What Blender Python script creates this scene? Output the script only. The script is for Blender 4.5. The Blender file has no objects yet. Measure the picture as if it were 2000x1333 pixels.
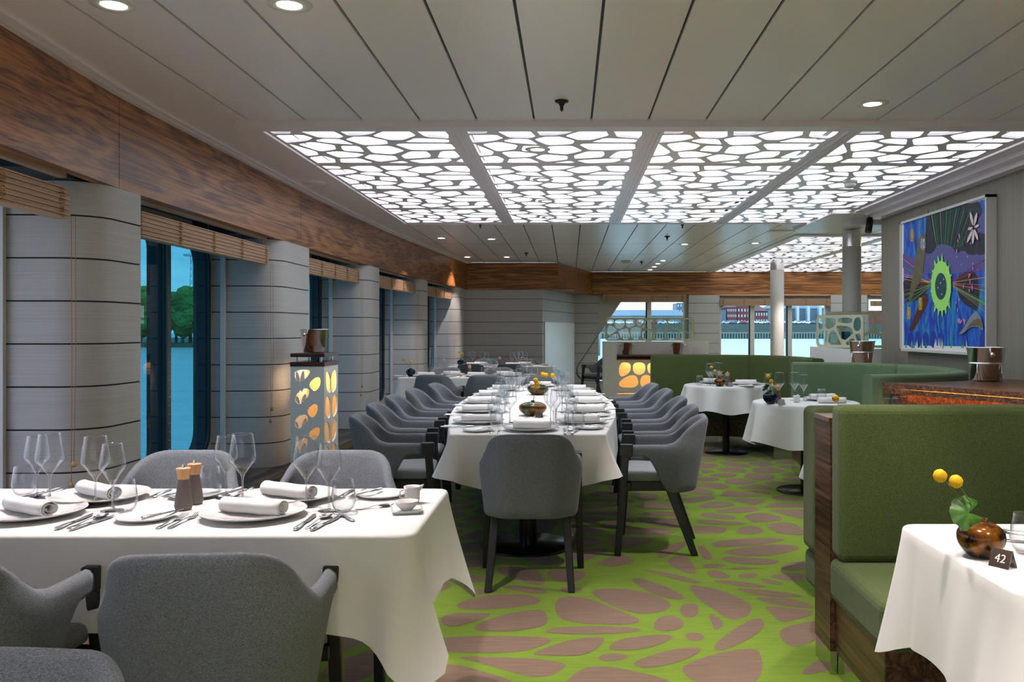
import bpy, bmesh, math, random
from mathutils import Vector, Matrix
from mathutils.geometry import tessellate_polygon
R = math.radians; PI = math.pi
SC = bpy.context.scene
COL = SC.collection
random.seed(7)

# ------------------------------------------------------------------ camera
F, HX, HY, EYE = 1700.0, 1112.0, 645.0, 1.35      # focal length in px, vanishing point, eye height
cd = bpy.data.cameras.new('camera'); cam = bpy.data.objects.new('camera', cd); COL.objects.link(cam)
cam.location = (0, 0, EYE); cam.rotation_euler = (R(90), 0, 0)
cd.sensor_width = 36; cd.lens = 36 * F / 2000
cd.shift_x = -(HX - 1000) / 2000; cd.shift_y = -(666.5 - HY) / 2000
cd.clip_end = 4000; cd.clip_start = .05
SC.camera = cam
def px_z(x, y, z):            # photo point known to lie at height z -> X, Y
    d = F * (EYE - z) / (y - HY); return ((x - HX) * d / F, d)

# ------------------------------------------------------------------ world, exposure, big lights
SC.view_settings.view_transform = 'Standard'; SC.view_settings.look = 'None'
SC.view_settings.exposure = 1.2; SC.view_settings.gamma = 1.0
SC.view_settings.use_curve_mapping = False
SC.cycles.max_bounces = 10; SC.cycles.transparent_max_bounces = 40; SC.cycles.diffuse_bounces = 6
SC.cycles.glossy_bounces = 4; SC.cycles.caustics_reflective = False; SC.cycles.caustics_refractive = False
SC.cycles.sample_clamp_indirect = 4.0; SC.cycles.use_denoising = True
W = bpy.data.worlds.new('sky'); SC.world = W; W.use_nodes = True
nt = W.node_tree; nt.nodes.clear()
def N(nt, t, **k):
    n = nt.nodes.new(t)
    for a, b in k.items(): setattr(n, a, b)
    return n
tc = N(nt, 'ShaderNodeTexCoord'); sep = N(nt, 'ShaderNodeSeparateXYZ')
nt.links.new(tc.outputs['Generated'], sep.inputs[0])
rmp = N(nt, 'ShaderNodeValToRGB'); nt.links.new(sep.outputs['Z'], rmp.inputs[0])
rmp.color_ramp.elements[0].position = 0.0; rmp.color_ramp.elements[0].color = (.62, .80, .90, 1)
rmp.color_ramp.elements[1].position = .35; rmp.color_ramp.elements[1].color = (.16, .40, .80, 1)
mp = N(nt, 'ShaderNodeMapping'); mp.inputs['Scale'].default_value = (1, 1, 3.2)
nt.links.new(tc.outputs['Generated'], mp.inputs[0])
nz = N(nt, 'ShaderNodeTexNoise'); nz.inputs['Scale'].default_value = 5.5; nz.inputs['Detail'].default_value = 7
nz.inputs['Roughness'].default_value = .6; nt.links.new(mp.outputs[0], nz.inputs['Vector'])
cr = N(nt, 'ShaderNodeValToRGB'); nt.links.new(nz.outputs['Fac'], cr.inputs[0])
cr.color_ramp.elements[0].position = .44; cr.color_ramp.elements[1].position = .60
mx = N(nt, 'ShaderNodeMix', data_type='RGBA'); nt.links.new(cr.outputs[0], mx.inputs['Factor'])
nt.links.new(rmp.outputs[0], mx.inputs['A']); mx.inputs['B'].default_value = (.95, .97, 1, 1)
bg = N(nt, 'ShaderNodeBackground'); bg.inputs['Strength'].default_value = 4.0
nt.links.new(mx.outputs['Result'], bg.inputs[0])
wo = N(nt, 'ShaderNodeOutputWorld'); nt.links.new(bg.outputs[0], wo.inputs[0])
sl = bpy.data.lights.new('sun', 'SUN'); sl.energy = 5; sl.angle = R(2); sl.color = (1, .95, .86)
sun = bpy.data.objects.new('sun', sl); COL.objects.link(sun)
sun.rotation_euler = Vector((-.5, .3, -.7)).to_track_quat('-Z', 'Y').to_euler()
SKY_GLOW = 1.3          # ceiling light panels
SPOT_W = 42             # each downlight

# ------------------------------------------------------------------ materials
MATS = {}
def mat(name, col, rough=.5, metal=0, spec=.5, sheen=0, noise=None, bump=None, emit=None, coat=0):
    """noise = (scale xyz, amount, detail, colour2)   bump = (scale xyz, strength, distance)"""
    m = bpy.data.materials.new(name); m.use_nodes = True; t = m.node_tree
    p = t.nodes['Principled BSDF']
    p.inputs['Base Color'].default_value = (*col, 1); p.inputs['Roughness'].default_value = rough
    p.inputs['Metallic'].default_value = metal; p.inputs['Specular IOR Level'].default_value = spec
    p.inputs['Sheen Weight'].default_value = sheen; p.inputs['Coat Weight'].default_value = coat
    if sheen: p.inputs['Sheen Roughness'].default_value = .5
    def tex(sc, det=3):
        c = N(t, 'ShaderNodeTexCoord'); q = N(t, 'ShaderNodeMapping'); q.inputs['Scale'].default_value = sc
        t.links.new(c.outputs['Object'], q.inputs[0]); z = N(t, 'ShaderNodeTexNoise')
        z.inputs['Scale'].default_value = 1; z.inputs['Detail'].default_value = det
        t.links.new(q.outputs[0], z.inputs['Vector']); return z
    if noise:
        z = tex(noise[0], noise[2]); r = N(t, 'ShaderNodeValToRGB'); a = noise[1]
        r.color_ramp.elements[0].position = .5 - a; r.color_ramp.elements[1].position = .5 + a
        r.color_ramp.elements[0].color = (*col, 1); r.color_ramp.elements[1].color = (*noise[3], 1)
        t.links.new(z.outputs['Fac'], r.inputs[0]); t.links.new(r.outputs[0], p.inputs['Base Color'])
    if bump:
        z = tex(bump[0]); b = N(t, 'ShaderNodeBump'); b.inputs['Strength'].default_value = bump[1]
        b.inputs['Distance'].default_value = bump[2]; t.links.new(z.outputs['Fac'], b.inputs['Height'])
        t.links.new(b.outputs[0], p.inputs['Normal'])
    if emit:
        p.inputs['Emission Color'].default_value = (*emit[0], 1); p.inputs['Emission Strength'].default_value = emit[1]
    MATS[name] = m; return m
def hexc(h):
    v = [int(h[i:i+2], 16) / 255 for i in (0, 2, 4)]
    return tuple(x / 12.92 if x <= .04045 else ((x + .055) / 1.055) ** 2.4 for x in v)
def wood(name, c1, c2, c3, axis, rough=.35, stretch=1.0, fig=.2, across=1.0):
    """grain runs along axis (0 x, 1 y, 2 z), with wandering cathedral figure"""
    m = bpy.data.materials.new(name); m.use_nodes = True; t = m.node_tree; p = t.nodes['Principled BSDF']
    c = N(t, 'ShaderNodeTexCoord'); q = N(t, 'ShaderNodeMapping')
    s = [3.4 * stretch * across] * 3; s[axis] = .42 * stretch; q.inputs['Scale'].default_value = s
    t.links.new(c.outputs['Object'], q.inputs[0])
    z = N(t, 'ShaderNodeTexNoise'); z.inputs['Scale'].default_value = 1.3; z.inputs['Detail'].default_value = 2
    z.inputs['Distortion'].default_value = 1.2; t.links.new(q.outputs[0], z.inputs['Vector'])
    mu = N(t, 'ShaderNodeMath', operation='MULTIPLY'); mu.inputs[1].default_value = 30
    t.links.new(z.outputs['Fac'], mu.inputs[0])
    sn = N(t, 'ShaderNodeMath', operation='SINE'); t.links.new(mu.outputs[0], sn.inputs[0])
    ma = N(t, 'ShaderNodeMath', operation='MULTIPLY_ADD'); ma.inputs[1].default_value = fig; ma.inputs[2].default_value = .5
    t.links.new(sn.outputs[0], ma.inputs[0])
    q2 = N(t, 'ShaderNodeMapping'); s2 = [75.0] * 3; s2[axis] = 1.1; q2.inputs['Scale'].default_value = s2
    t.links.new(c.outputs['Object'], q2.inputs[0])
    z2 = N(t, 'ShaderNodeTexNoise'); z2.inputs['Scale'].default_value = 1; z2.inputs['Detail'].default_value = 4
    t.links.new(q2.outputs[0], z2.inputs['Vector'])
    ad = N(t, 'ShaderNodeMath', operation='MULTIPLY_ADD'); ad.inputs[1].default_value = .95
    t.links.new(z2.outputs['Fac'], ad.inputs[0]); 
    sb = N(t, 'ShaderNodeMath', operation='SUBTRACT'); sb.inputs[1].default_value = .47; t.links.new(ma.outputs[0], sb.inputs[0])
    t.links.new(sb.outputs[0], ad.inputs[2])
    r = N(t, 'ShaderNodeValToRGB'); e = r.color_ramp.elements
    e[0].position = .30; e[0].color = (*c1, 1); e[1].position = .74; e[1].color = (*c3, 1)
    k = e.new(.5); k.color = (*c2, 1)
    t.links.new(ad.outputs[0], r.inputs[0]); t.links.new(r.outputs[0], p.inputs['Base Color'])
    p.inputs['Roughness'].default_value = rough
    MATS[name] = m; return m
def weave(name, ca, cb, sc=420, rough=.95, sheen=.1):
    """woven cloth: two crossed thread directions, with slubs"""
    m = bpy.data.materials.new(name); m.use_nodes = True; t = m.node_tree; p = t.nodes['Principled BSDF']
    c = N(t, 'ShaderNodeTexCoord'); outs = []
    for s in ((sc, sc, sc * .2), (sc * .2, sc * .2, sc)):
        q = N(t, 'ShaderNodeMapping'); q.inputs['Scale'].default_value = s; t.links.new(c.outputs['Object'], q.inputs[0])
        z = N(t, 'ShaderNodeTexNoise'); z.inputs['Scale'].default_value = 1; z.inputs['Detail'].default_value = 1.5
        t.links.new(q.outputs[0], z.inputs['Vector']); outs.append(z.outputs['Fac'])
    a = N(t, 'ShaderNodeMath', operation='ADD'); t.links.new(outs[0], a.inputs[0]); t.links.new(outs[1], a.inputs[1])
    h = N(t, 'ShaderNodeMath', operation='MULTIPLY'); h.inputs[1].default_value = .5; t.links.new(a.outputs[0], h.inputs[0])
    r = N(t, 'ShaderNodeValToRGB'); r.color_ramp.elements[0].position = .38; r.color_ramp.elements[1].position = .62
    r.color_ramp.elements[0].color = (*ca, 1); r.color_ramp.elements[1].color = (*cb, 1)
    t.links.new(h.outputs[0], r.inputs[0]); t.links.new(r.outputs[0], p.inputs['Base Color'])
    b = N(t, 'ShaderNodeBump'); b.inputs['Strength'].default_value = .35; b.inputs['Distance'].default_value = .001
    t.links.new(h.outputs[0], b.inputs['Height']); t.links.new(b.outputs[0], p.inputs['Normal'])
    p.inputs['Roughness'].default_value = rough; p.inputs['Sheen Weight'].default_value = sheen
    p.inputs['Specular IOR Level'].default_value = .2
    MATS[name] = m; return m
def glassy(name, tint, refl=.04, edge=.85, power=3.0, rough=.0):
    """thin clear glass: what it does not reflect passes straight through, tinted"""
    m = bpy.data.materials.new(name); m.use_nodes = True; t = m.node_tree; t.nodes.clear()
    tr = N(t, 'ShaderNodeBsdfTransparent'); tr.inputs[0].default_value = (*tint, 1)
    gl = N(t, 'ShaderNodeBsdfGlossy'); gl.inputs['Roughness'].default_value = rough
    lw = N(t, 'ShaderNodeLayerWeight'); lw.inputs['Blend'].default_value = .5
    pw = N(t, 'ShaderNodeMath', operation='POWER'); pw.inputs[1].default_value = power; t.links.new(lw.outputs['Facing'], pw.inputs[0])
    ma = N(t, 'ShaderNodeMath', operation='MULTIPLY_ADD'); ma.inputs[1].default_value = edge; ma.inputs[2].default_value = refl
    t.links.new(pw.outputs[0], ma.inputs[0])
    x = N(t, 'ShaderNodeMixShader'); t.links.new(ma.outputs[0], x.inputs[0]); t.links.new(tr.outputs[0], x.inputs[1]); t.links.new(gl.outputs[0], x.inputs[2])
    o = N(t, 'ShaderNodeOutputMaterial'); t.links.new(x.outputs[0], o.inputs[0])
    MATS[name] = m; return m
def emis(name, col, s):
    m = bpy.data.materials.new(name); m.use_nodes = True; t = m.node_tree; t.nodes.clear()
    e = N(t, 'ShaderNodeEmission'); e.inputs[0].default_value = (*col, 1); e.inputs[1].default_value = s
    o = N(t, 'ShaderNodeOutputMaterial'); t.links.new(e.outputs[0], o.inputs[0]); MATS[name] = m; return m

mat('ceiling_paint', hexc('ece2e8'), .28, spec=.5)
mat('ceiling_frame', hexc('eae0e6'), .3)
mat('black', (.006, .006, .007), .6)
mat('panel_wall', hexc('aeacac'), .55, noise=((1.2, 1.2, 210), .2, 3, hexc('bbb9b8')))
mat('panel_groove', (.02, .02, .022), .8)
mat('stripe_wall', hexc('8f8a80'), .6, noise=((160, 160, .6), .18, 2, hexc('7b7468')))
mat('plain_wall', hexc('b5b2ae'), .7)
mat('white_trim', hexc('c9c7c4'), .45)
wood('beam_wood', hexc('54290f'), hexc('8a552b'), hexc('ae7742'), 1, .38, 1.0, .12, 1.2)
wood('beam_wood_cross', hexc('58300f'), hexc('8c5526'), hexc('b67b40'), 0, .42, 1.0, .13, 2.2)
wood('cabinet_wood', hexc('33200f'), hexc('5e3c24'), hexc('8b6244'), 0, .3, 1.5, .07, 1.6)
wood('cabinet_wood_dark', hexc('2e1a10'), hexc('4f3322'), hexc('735140'), 1, .38, 1.5, .12, 1.6)
wood('ledge_wood', hexc('2a221d'), hexc('4a3d34'), hexc('66564a'), 1, .4, 1.2)
wood('tray_wood', hexc('240d06'), hexc('4f2715'), hexc('84502f'), 0, .25, 3, .06, 1.5)
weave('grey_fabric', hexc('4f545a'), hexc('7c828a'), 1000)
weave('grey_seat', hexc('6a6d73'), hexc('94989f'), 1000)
weave('green_fabric', hexc('3f4a28'), hexc('5b6a3c'), 1100)
weave('green_fabric_light', hexc('50664a'), hexc('71876a'), 1100)
mat('black_wood', (.008, .009, .011), .38)
mat('linen', hexc('dddcdb'), .75, bump=((9, 9, 4), .25, .006), sheen=.15)
mat('napkin_cloth', hexc('e6e5e4'), .85, bump=((60, 60, 60), .2, .001))
mat('china', hexc('e3e2e1'), .12, coat=.3)
mat('steel', (.86, .86, .87), .2, 1)
mat('chrome', (.93, .93, .93), .16, 1)
mat('kick_plate', (.55, .56, .56), .16, 1)
mat('mill_body', hexc('7a716c'), .8)
mat('mill_wood', hexc('d9a97c'), .45, noise=((60, 60, 8), .2, 3, hexc('c8935f')))
mat('vase_bronze', hexc('0c0705'), .14, .35, noise=((26, 26, 26), .1, 5, hexc('7a4a14')))
mat('vase_amber', hexc('16330f'), .2, .4, noise=((9, 9, 16), .14, 4, hexc('96581a')))
mat('vase_green', hexc('0c2a18'), .08, .6, noise=((10, 10, 10), .16, 3, hexc('2c1a4a')))
mat('billy', hexc('f7cf00'), .8, noise=((700, 700, 700), .14, 1, hexc('c98a00')), bump=((700, 700, 700), .9, .002))
mat('stalk', hexc('5c5a2a'), .6)
mat('leaf_green', hexc('1d4a1c'), .35, noise=((40, 40, 40), .2, 3, hexc('4f7a2c')))
mat('white_lacquer', hexc('e6e4e2'), .35)
mat('warm_inside', hexc('e8b878'), .6, emit=(hexc('ffb765'), .12))  # faint emission put in so the inner panels look lamplit
mat('blind', hexc('c8a688'), .6, noise=((2, 2, 200), .2, 2, hexc('a8856a')))
mat('blind_cord', hexc('a8804e'), .8)
mat('dark_metal', (.02, .02, .02), .35, .5)
mat('base_metal', (.03, .032, .035), .22, .8)
mat('lamp_white', hexc('d8d6d3'), .4)
mat('hull_dark', hexc('0c222c'), .6)
mat('gasket', (.012, .014, .016), .5)
mat('rivet_strip', hexc('4a4c4a'), .45, .4)
glassy('drink_glass', (.955, .96, .965), .035, .85, 2.8, .0)
glassy('stem_glass', (.80, .81, .82), .18, .75, 1.6, .02)
glassy('left_window_glass', (.018, .074, .098), .04, .6, 4)
glassy('fill_window_glass', (.30, .25, .25), .04, .6, 4)  # paler panes for unseen windows, so more fill light gets in
glassy('back_window_glass', (.235, .28, .29), .03, .6, 5)
glassy('screen_glass', (.84, .93, .89), .05, .7, 4)
emis('lamp_disc', (1, .93, .83), 9)
emis('led_strip', (1, .36, .06), 16)
emis('light_panel', (.88, .95, 1.0), SKY_GLOW)

# ------------------------------------------------------------------ mesh helpers
class MB:
    def __init__(s): s.v = []; s.f = []; s.m = []; s.sm = []
    def add(s, vs, fs, m=0, smooth=False):
        o = len(s.v); s.v += [tuple(p) for p in vs]
        for f in fs: s.f.append([i + o for i in f]); s.m.append(m); s.sm.append(smooth)
        return s
    def box(s, x0, x1, y0, y1, z0, z1, m=0):
        return s.add([(x0,y0,z0),(x1,y0,z0),(x1,y1,z0),(x0,y1,z0),(x0,y0,z1),(x1,y0,z1),(x1,y1,z1),(x0,y1,z1)],
              [(0,3,2,1),(4,5,6,7),(0,1,5,4),(1,2,6,5),(2,3,7,6),(3,0,4,7)], m)
    def hexa(s, b, t, m=0):     # two quads of four points, bottom and top
        return s.add(list(b) + list(t), [(0,3,2,1),(4,5,6,7),(0,1,5,4),(1,2,6,5),(2,3,7,6),(3,0,4,7)], m)
    def prism(s, poly, z0, z1, m=0, smooth=False):
        n = len(poly); s.add([(x,y,z0) for x,y in poly] + [(x,y,z1) for x,y in poly], [tuple(range(n))[::-1], tuple(range(n,2*n))], m)
        o = len(s.v) - 2*n
        for i in range(n): s.f.append([o+i, o+(i+1)%n, o+n+(i+1)%n, o+n+i]); s.m.append(m); s.sm.append(smooth)
        return s
    def lathe(s, prof, n=24, c=(0,0,0), m=0, smooth=True, rot=0):
        vs = [(c[0]+r*math.cos(2*PI*i/n+rot), c[1]+r*math.sin(2*PI*i/n+rot), c[2]+z) for r,z in prof for i in range(n)]
        fs = [(j*n+i, j*n+(i+1)%n, (j+1)*n+(i+1)%n, (j+1)*n+i) for j in range(len(prof)-1) for i in range(n)]
        s.add(vs, fs, m, smooth)
        return s
    def tube(s, pts, r, n=8, m=0, caps=True, smooth=True):
        pts = [Vector(p) for p in pts]; rings = []
        rr = r if isinstance(r, (list, tuple)) else [r]*len(pts)
        up = None
        for i, p in enumerate(pts):
            d = (pts[min(i+1,len(pts)-1)] - pts[max(i-1,0)]).normalized()
            if up is None:
                up = Vector((0,0,1)) if abs(d.z) < .9 else Vector((1,0,0))
            a = d.cross(up)
            a = a.normalized() if a.length > 1e-6 else Vector((1,0,0)); b = a.cross(d).normalized(); up = b
            rings.append([p + rr[i]*(a*math.cos(2*PI*k/n) + b*math.sin(2*PI*k/n)) for k in range(n)])
        return s.loft(rings, m, smooth, caps)
    def loft(s, rings, m=0, smooth=True, caps=True, closed=True):
        n = len(rings[0]); vs = [p for r_ in rings for p in r_]; fs = []
        for j in range(len(rings)-1):
            for i in range(n if closed else n-1):
                fs.append((j*n+i, j*n+(i+1)%n, (j+1)*n+(i+1)%n, (j+1)*n+i))
        s.add(vs, fs, m, smooth)
        if caps:
            o = len(s.v) - len(vs)
            s.f.append([o+i for i in range(n)][::-1]); s.m.append(m); s.sm.append(False)
            s.f.append([o+len(vs)-n+i for i in range(n)]); s.m.append(m); s.sm.append(False)
        return s
    def sphere(s, c, r, n=12, k=8, m=0, sz=1):
        return s.lathe([(max(r*math.sin(PI*j/k), 1e-4), -sz*r*math.cos(PI*j/k)) for j in range(k+1)], n, c, m)
    def mesh(s, name, mats, bevel=0, seg=2):
        me = bpy.data.meshes.new(name); me.from_pydata(s.v, [], s.f)
        mats = mats if isinstance(mats, (list, tuple)) else [mats]
        for x in mats: me.materials.append(MATS[x])
        me.polygons.foreach_set('material_index', s.m); me.polygons.foreach_set('use_smooth', s.sm)
        b = bmesh.new(); b.from_mesh(me)
        if bevel:
            ed = [e for e in b.edges if len(e.link_faces) == 2 and e.calc_face_angle(0) > .6]
            bmesh.ops.bevel(b, geom=ed, offset=bevel, segments=seg, profile=.5, affect='EDGES')
        bmesh.ops.recalc_face_normals(b, faces=b.faces)
        b.to_mesh(me); b.free()
        me.update(); return me
    def obj(s, name, mats, parent=None, bevel=0, seg=2, loc=None, rz=0):
        o = bpy.data.objects.new(name, s.mesh(name, mats, bevel, seg)); COL.objects.link(o)
        if parent: o.parent = parent
        if loc is not None: o.location = loc; o.rotation_euler = (0,0,rz)
        return o
def struct(o): o['kind'] = 'structure'; return o
def tag(o, label, cat, group=None, kind=None):
    o['label'] = label; o['category'] = cat
    if group: o['group'] = group
    if kind: o['kind'] = kind
    return o
def root(name, label, cat, loc=(0,0,0), rz=0, group=None):
    o = bpy.data.objects.new(name, None); COL.objects.link(o); o.location = loc; o.rotation_euler = (0,0,rz)
    o.empty_display_size = .05; return tag(o, label, cat, group)
def inst(kit, label, cat, loc, rz=0, group=None, rot=None, sc=None):
    """kit = (name, mesh) for a one-mesh thing or (name, None, [(part, mesh, [sub-parts], part label)])"""
    o = bpy.data.objects.new(kit[0], kit[1]); COL.objects.link(o); o.location = loc
    o.rotation_euler = rot if rot else (0,0,rz)
    if sc: o.scale = (sc, sc, sc) if not isinstance(sc, tuple) else sc
    tag(o, label, cat, group)
    def kids(par, parts):
        for p in parts:
            c = bpy.data.objects.new(p[0], p[1]); COL.objects.link(c); c.parent = par
            if len(p) > 3 and p[3]: c['label'] = p[3]
            if len(p) > 2 and p[2]: kids(c, p[2])
    if len(kit) > 2: kids(o, kit[2])
    return o
def lerp(tab, x):
    if x <= tab[0][0]: return tab[0][1]
    for (a, va), (b, vb) in zip(tab, tab[1:]):
        if x <= b: return va + (vb - va) * (x - a) / (b - a)
    return tab[-1][1]
def slerp(tab, x):          # the same with eased steps
    if x <= tab[0][0]: return tab[0][1]
    for (a, va), (b, vb) in zip(tab, tab[1:]):
        if x <= b:
            t = (x - a) / (b - a); t = t*t*(3-2*t); return va + (vb - va) * t
    return tab[-1][1]
def chaikin(p, k=2, closed=True):
    for _ in range(k):
        q = []; n = len(p)
        for i in range(n if closed else n-1):
            a, b = p[i], p[(i+1)%n]
            q.append(tuple(.75*u+.25*v for u,v in zip(a,b))); q.append(tuple(.25*u+.75*v for u,v in zip(a,b)))
        p = q
    return p
def clip(poly, nx, ny, d):      # keep nx*x+ny*y <= d
    out = []; n = len(poly)
    for i in range(n):
        a, b = poly[i], poly[(i+1)%n]; fa = nx*a[0]+ny*a[1]-d; fb = nx*b[0]+ny*b[1]-d
        if fa <= 0: out.append(a)
        if (fa < 0 < fb) or (fb < 0 < fa):
            t = fa/(fa-fb); out.append((a[0]+t*(b[0]-a[0]), a[1]+t*(b[1]-a[1])))
    return out
def voronoi(seeds, rect, gap, reach, keep=None):
    x0,x1,y0,y1 = rect; G = {}
    for i,(x,y) in enumerate(seeds): G.setdefault((int(x//reach), int(y//reach)), []).append(i)
    cells = []
    for i,(x,y) in enumerate(seeds):
        if keep is not None and not keep[i]: continue
        g = gap(x,y) if callable(gap) else gap
        p = [(x0+g/2,y0+g/2),(x1-g/2,y0+g/2),(x1-g/2,y1-g/2),(x0+g/2,y1-g/2)]
        gx, gy = int(x//reach), int(y//reach)
        for a in range(gx-2, gx+3):
            for b in range(gy-2, gy+3):
                for j in G.get((a,b), ()):
                    if j == i or len(p) < 3: continue
                    dx, dy = seeds[j][0]-x, seeds[j][1]-y; L = math.hypot(dx,dy)
                    if L < 1e-6: continue
                    nx, ny = dx/L, dy/L; p = clip(p, nx, ny, nx*x+ny*y + L/2 - g/2)
        if len(p) >= 3: cells.append(p)
    return cells
def area(p): return .5*sum(p[i][0]*p[(i+1)%len(p)][1]-p[(i+1)%len(p)][0]*p[i][1] for i in range(len(p)))
def holed(outer, holes, t, mb, place, m=0):
    """flat panel with holes, thickness t; place(u, v, w) -> 3-D point"""
    loops = [outer] + holes; flat = [q for L in loops for q in L]
    tris = tessellate_polygon([[Vector((a, b, 0)) for a,b in L] for L in loops])
    n = len(flat); vs = [place(a,b,0) for a,b in flat] + [place(a,b,t) for a,b in flat]
    fs = [tuple(q) for q in tris] + [tuple(i+n for i in q)[::-1] for q in tris]; o = 0
    for L in loops:
        k = len(L)
        for i in range(k): fs.append((o+i, o+(i+1)%k, n+o+(i+1)%k, n+o+i))
        o += k
    mb.add(vs, fs, m); return mb
def rrect(x0, x1, y0, y1, r, n=5):
    p = []
    for cx, cy, a in ((x1-r,y0+r,-90),(x1-r,y1-r,0),(x0+r,y1-r,90),(x0+r,y0+r,180)):
        for k in range(n+1):
            t = R(a + 90*k/n); p.append((cx+r*math.cos(t), cy+r*math.sin(t)))
    return p

# ================================================================== ROOM SHELL
ZC, ZB = 2.60, 2.10           # ceiling, underside of the wooden beam
XF = [(-4,-1.75),(0,-2.05),(2,-2.2),(3.5,-2.29),(4.67,-2.385),(7.9,-2.39),(9.5,-2.35),(11.07,-2.28),(12.5,-2.19),(14.3,-2.05),(16.1,-1.89)]
XG = [(-4,-2.5),(4.35,-2.83),(7.13,-2.83),(9.97,-2.73),(12.7,-2.59),(15.2,-2.34),(16.6,-2.25)]
xf = lambda y: lerp(XF, y); xg = lambda y: lerp(XG, y)

# carpet
TA = [[(215,660),(300,610),(480,570),(700,550),(880,560),(975,590),(990,625),(900,650),(700,680),(500,690),(300,690)],
[(80,790),(130,735),(300,718),(580,722),(450,780),(250,840),(150,845)],
[(370,865),(450,800),(700,720),(950,688),(1020,700),(1055,780),(1020,830),(900,860),(700,885),(500,885)],
[(1105,640),(1150,580),(1250,568),(1400,590),(1600,665),(1800,745),(1870,780),(1840,815),(1700,825),(1400,815),(1200,790),(1120,740)],
[(1420,545),(1480,510),(1640,500),(1850,520),(2050,580),(2150,640),(2100,700),(1950,728),(1800,720),(1600,650)],
[(-250,1000),(0,960),(200,930),(600,925),(1000,935),(1100,960),(1000,1010),(850,1060),(600,1078),(200,1070),(0,1050),(-250,1060)],
[(905,1085),(1000,1040),(1200,970),(1400,940),(1540,935),(1550,970),(1480,1040),(1400,1080),(1300,1103),(950,1095)],
[(200,1105),(600,1115),(1000,1130),(1200,1170),(1210,1200),(1100,1270),(980,1295),(850,1280),(600,1210),(400,1150)],
[(1005,880),(1100,850),(1400,838),(1700,840),(1876,860),(1870,880),(1700,905),(1300,910),(1080,900)],
[(1580,1030),(1640,970),(1800,935),(2050,910),(2150,920),(2160,940),(2050,1000),(1900,1040),(1750,1055),(1620,1050)],
[(1490,1110),(1560,1082),(1700,1080),(1770,1105),(1730,1135),(1600,1150),(1510,1140)],
[(590,475),(750,475),(950,495),(1040,520),(1045,550),(900,550),(750,520)],
[(550,340),(700,300),(880,320),(980,360),(1040,460),(950,475),(800,440)],
[(1030,375),(1080,335),(1250,330),(1380,360),(1385,390),(1330,440),(1200,450),(1080,420)],
[(330,550),(360,515),(480,505),(620,520),(560,540),(430,560)],
[(1140,510),(1220,490),(1350,490),(1350,520),(1250,530),(1180,530)],
[(-200,1330),(-50,1200),(200,1165),(500,1250),(750,1330),(800,1400),(-200,1400)],
[(1200,1333),(1300,1250),(1400,1200),(1550,1195),(1700,1215),(2000,1280),(2150,1330),(2150,1450),(1150,1450)]]
TB = [[(575,680),(620,640),(700,635),(740,650),(750,715),(720,755),(640,765),(590,730)],
[(345,845),(370,780),(440,745),(530,745),(610,790),(625,830),(560,870),(450,885),(360,870)],
[(130,415),(250,415),(420,470),(550,530),(630,580),(610,603),(500,595),(350,555),(230,490)],
[(640,470),(800,485),(950,520),(1120,590),(1200,640),(1225,690),(1180,750),(1090,780),(1000,770),(900,700),(750,600)],
[(835,730),(880,735),(960,790),(970,830),(920,868),(885,865),(860,800)],
[(880,1035),(920,970),(1050,870),(1200,785),(1290,765),(1330,800),(1330,850),(1250,920),(1100,1000),(980,1050),(900,1050)],
[(625,930),(640,900),(700,890),(780,910),(800,945),(750,968),(670,965)],
[(165,1170),(230,1130),(450,1060),(650,1025),(770,1025),(760,1070),(650,1130),(450,1190),(280,1212),(200,1200)],
[(585,1230),(650,1170),(900,1080),(1150,1040),(1270,1040),(1310,1120),(1320,1220),(1280,1310),(1200,1380),(900,1400),(700,1330)],
[(1465,900),(1490,860),(1600,820),(1850,780),(1950,860),(1900,900),(1700,1000),(1600,1022),(1530,1000),(1480,950)],
[(1320,655),(1500,670),(1780,700),(1760,740),(1650,770),(1530,805),(1450,790),(1390,720)],
[(1210,580),(1400,580),(1600,600),(1760,650),(1780,680),(1600,665),(1400,640)],
[(1050,500),(1200,500),(1450,530),(1650,560),(1700,580),(1500,580),(1250,560)],
[(865,425),(1000,430),(1200,450),(1380,485),(1300,495),(1100,480),(930,455)],
[(815,365),(850,340),(920,337),(980,365),(1050,405),(950,412),(860,400)],
[(1090,380),(1200,365),(1280,375),(1270,400),(1170,415),(1110,400)],
[(230,330),(400,350),(600,390),(800,455),(700,455),(500,405),(350,365)],
[(450,260),(560,200),(640,215),(690,270),(745,370),(650,370),(520,310)],
[(960,185),(1050,150),(1300,115),(1550,108),(1660,140),(1550,180),(1350,215),(1100,210)],
[(945,230),(1000,215),(1200,225),(1500,255),(1400,290),(1150,285),(1000,265)],
[(855,110),(900,85),(1100,60),(1400,50),(1540,65),(1400,100),(1150,125),(900,138)],
[(1360,390),(1500,370),(1700,365),(1680,440),(1500,430)],[(1280,430),(1350,415),(1450,440),(1530,460),(1400,465)],
[(1470,310),(1550,275),(1700,255),(1720,340),(1500,345)],[(370,200),(450,130),(560,95),(680,85),(600,140),(480,210),(400,235)],
[(730,120),(790,120),(840,170),(875,250),(790,245)],[(780,290),(900,280),(1020,295),(900,315),(800,320)],
[(990,330),(1100,310),(1340,318),(1200,333)],[(1640,1270),(1750,1170),(1900,1100),(2000,1200),(1800,1260)]]
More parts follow.
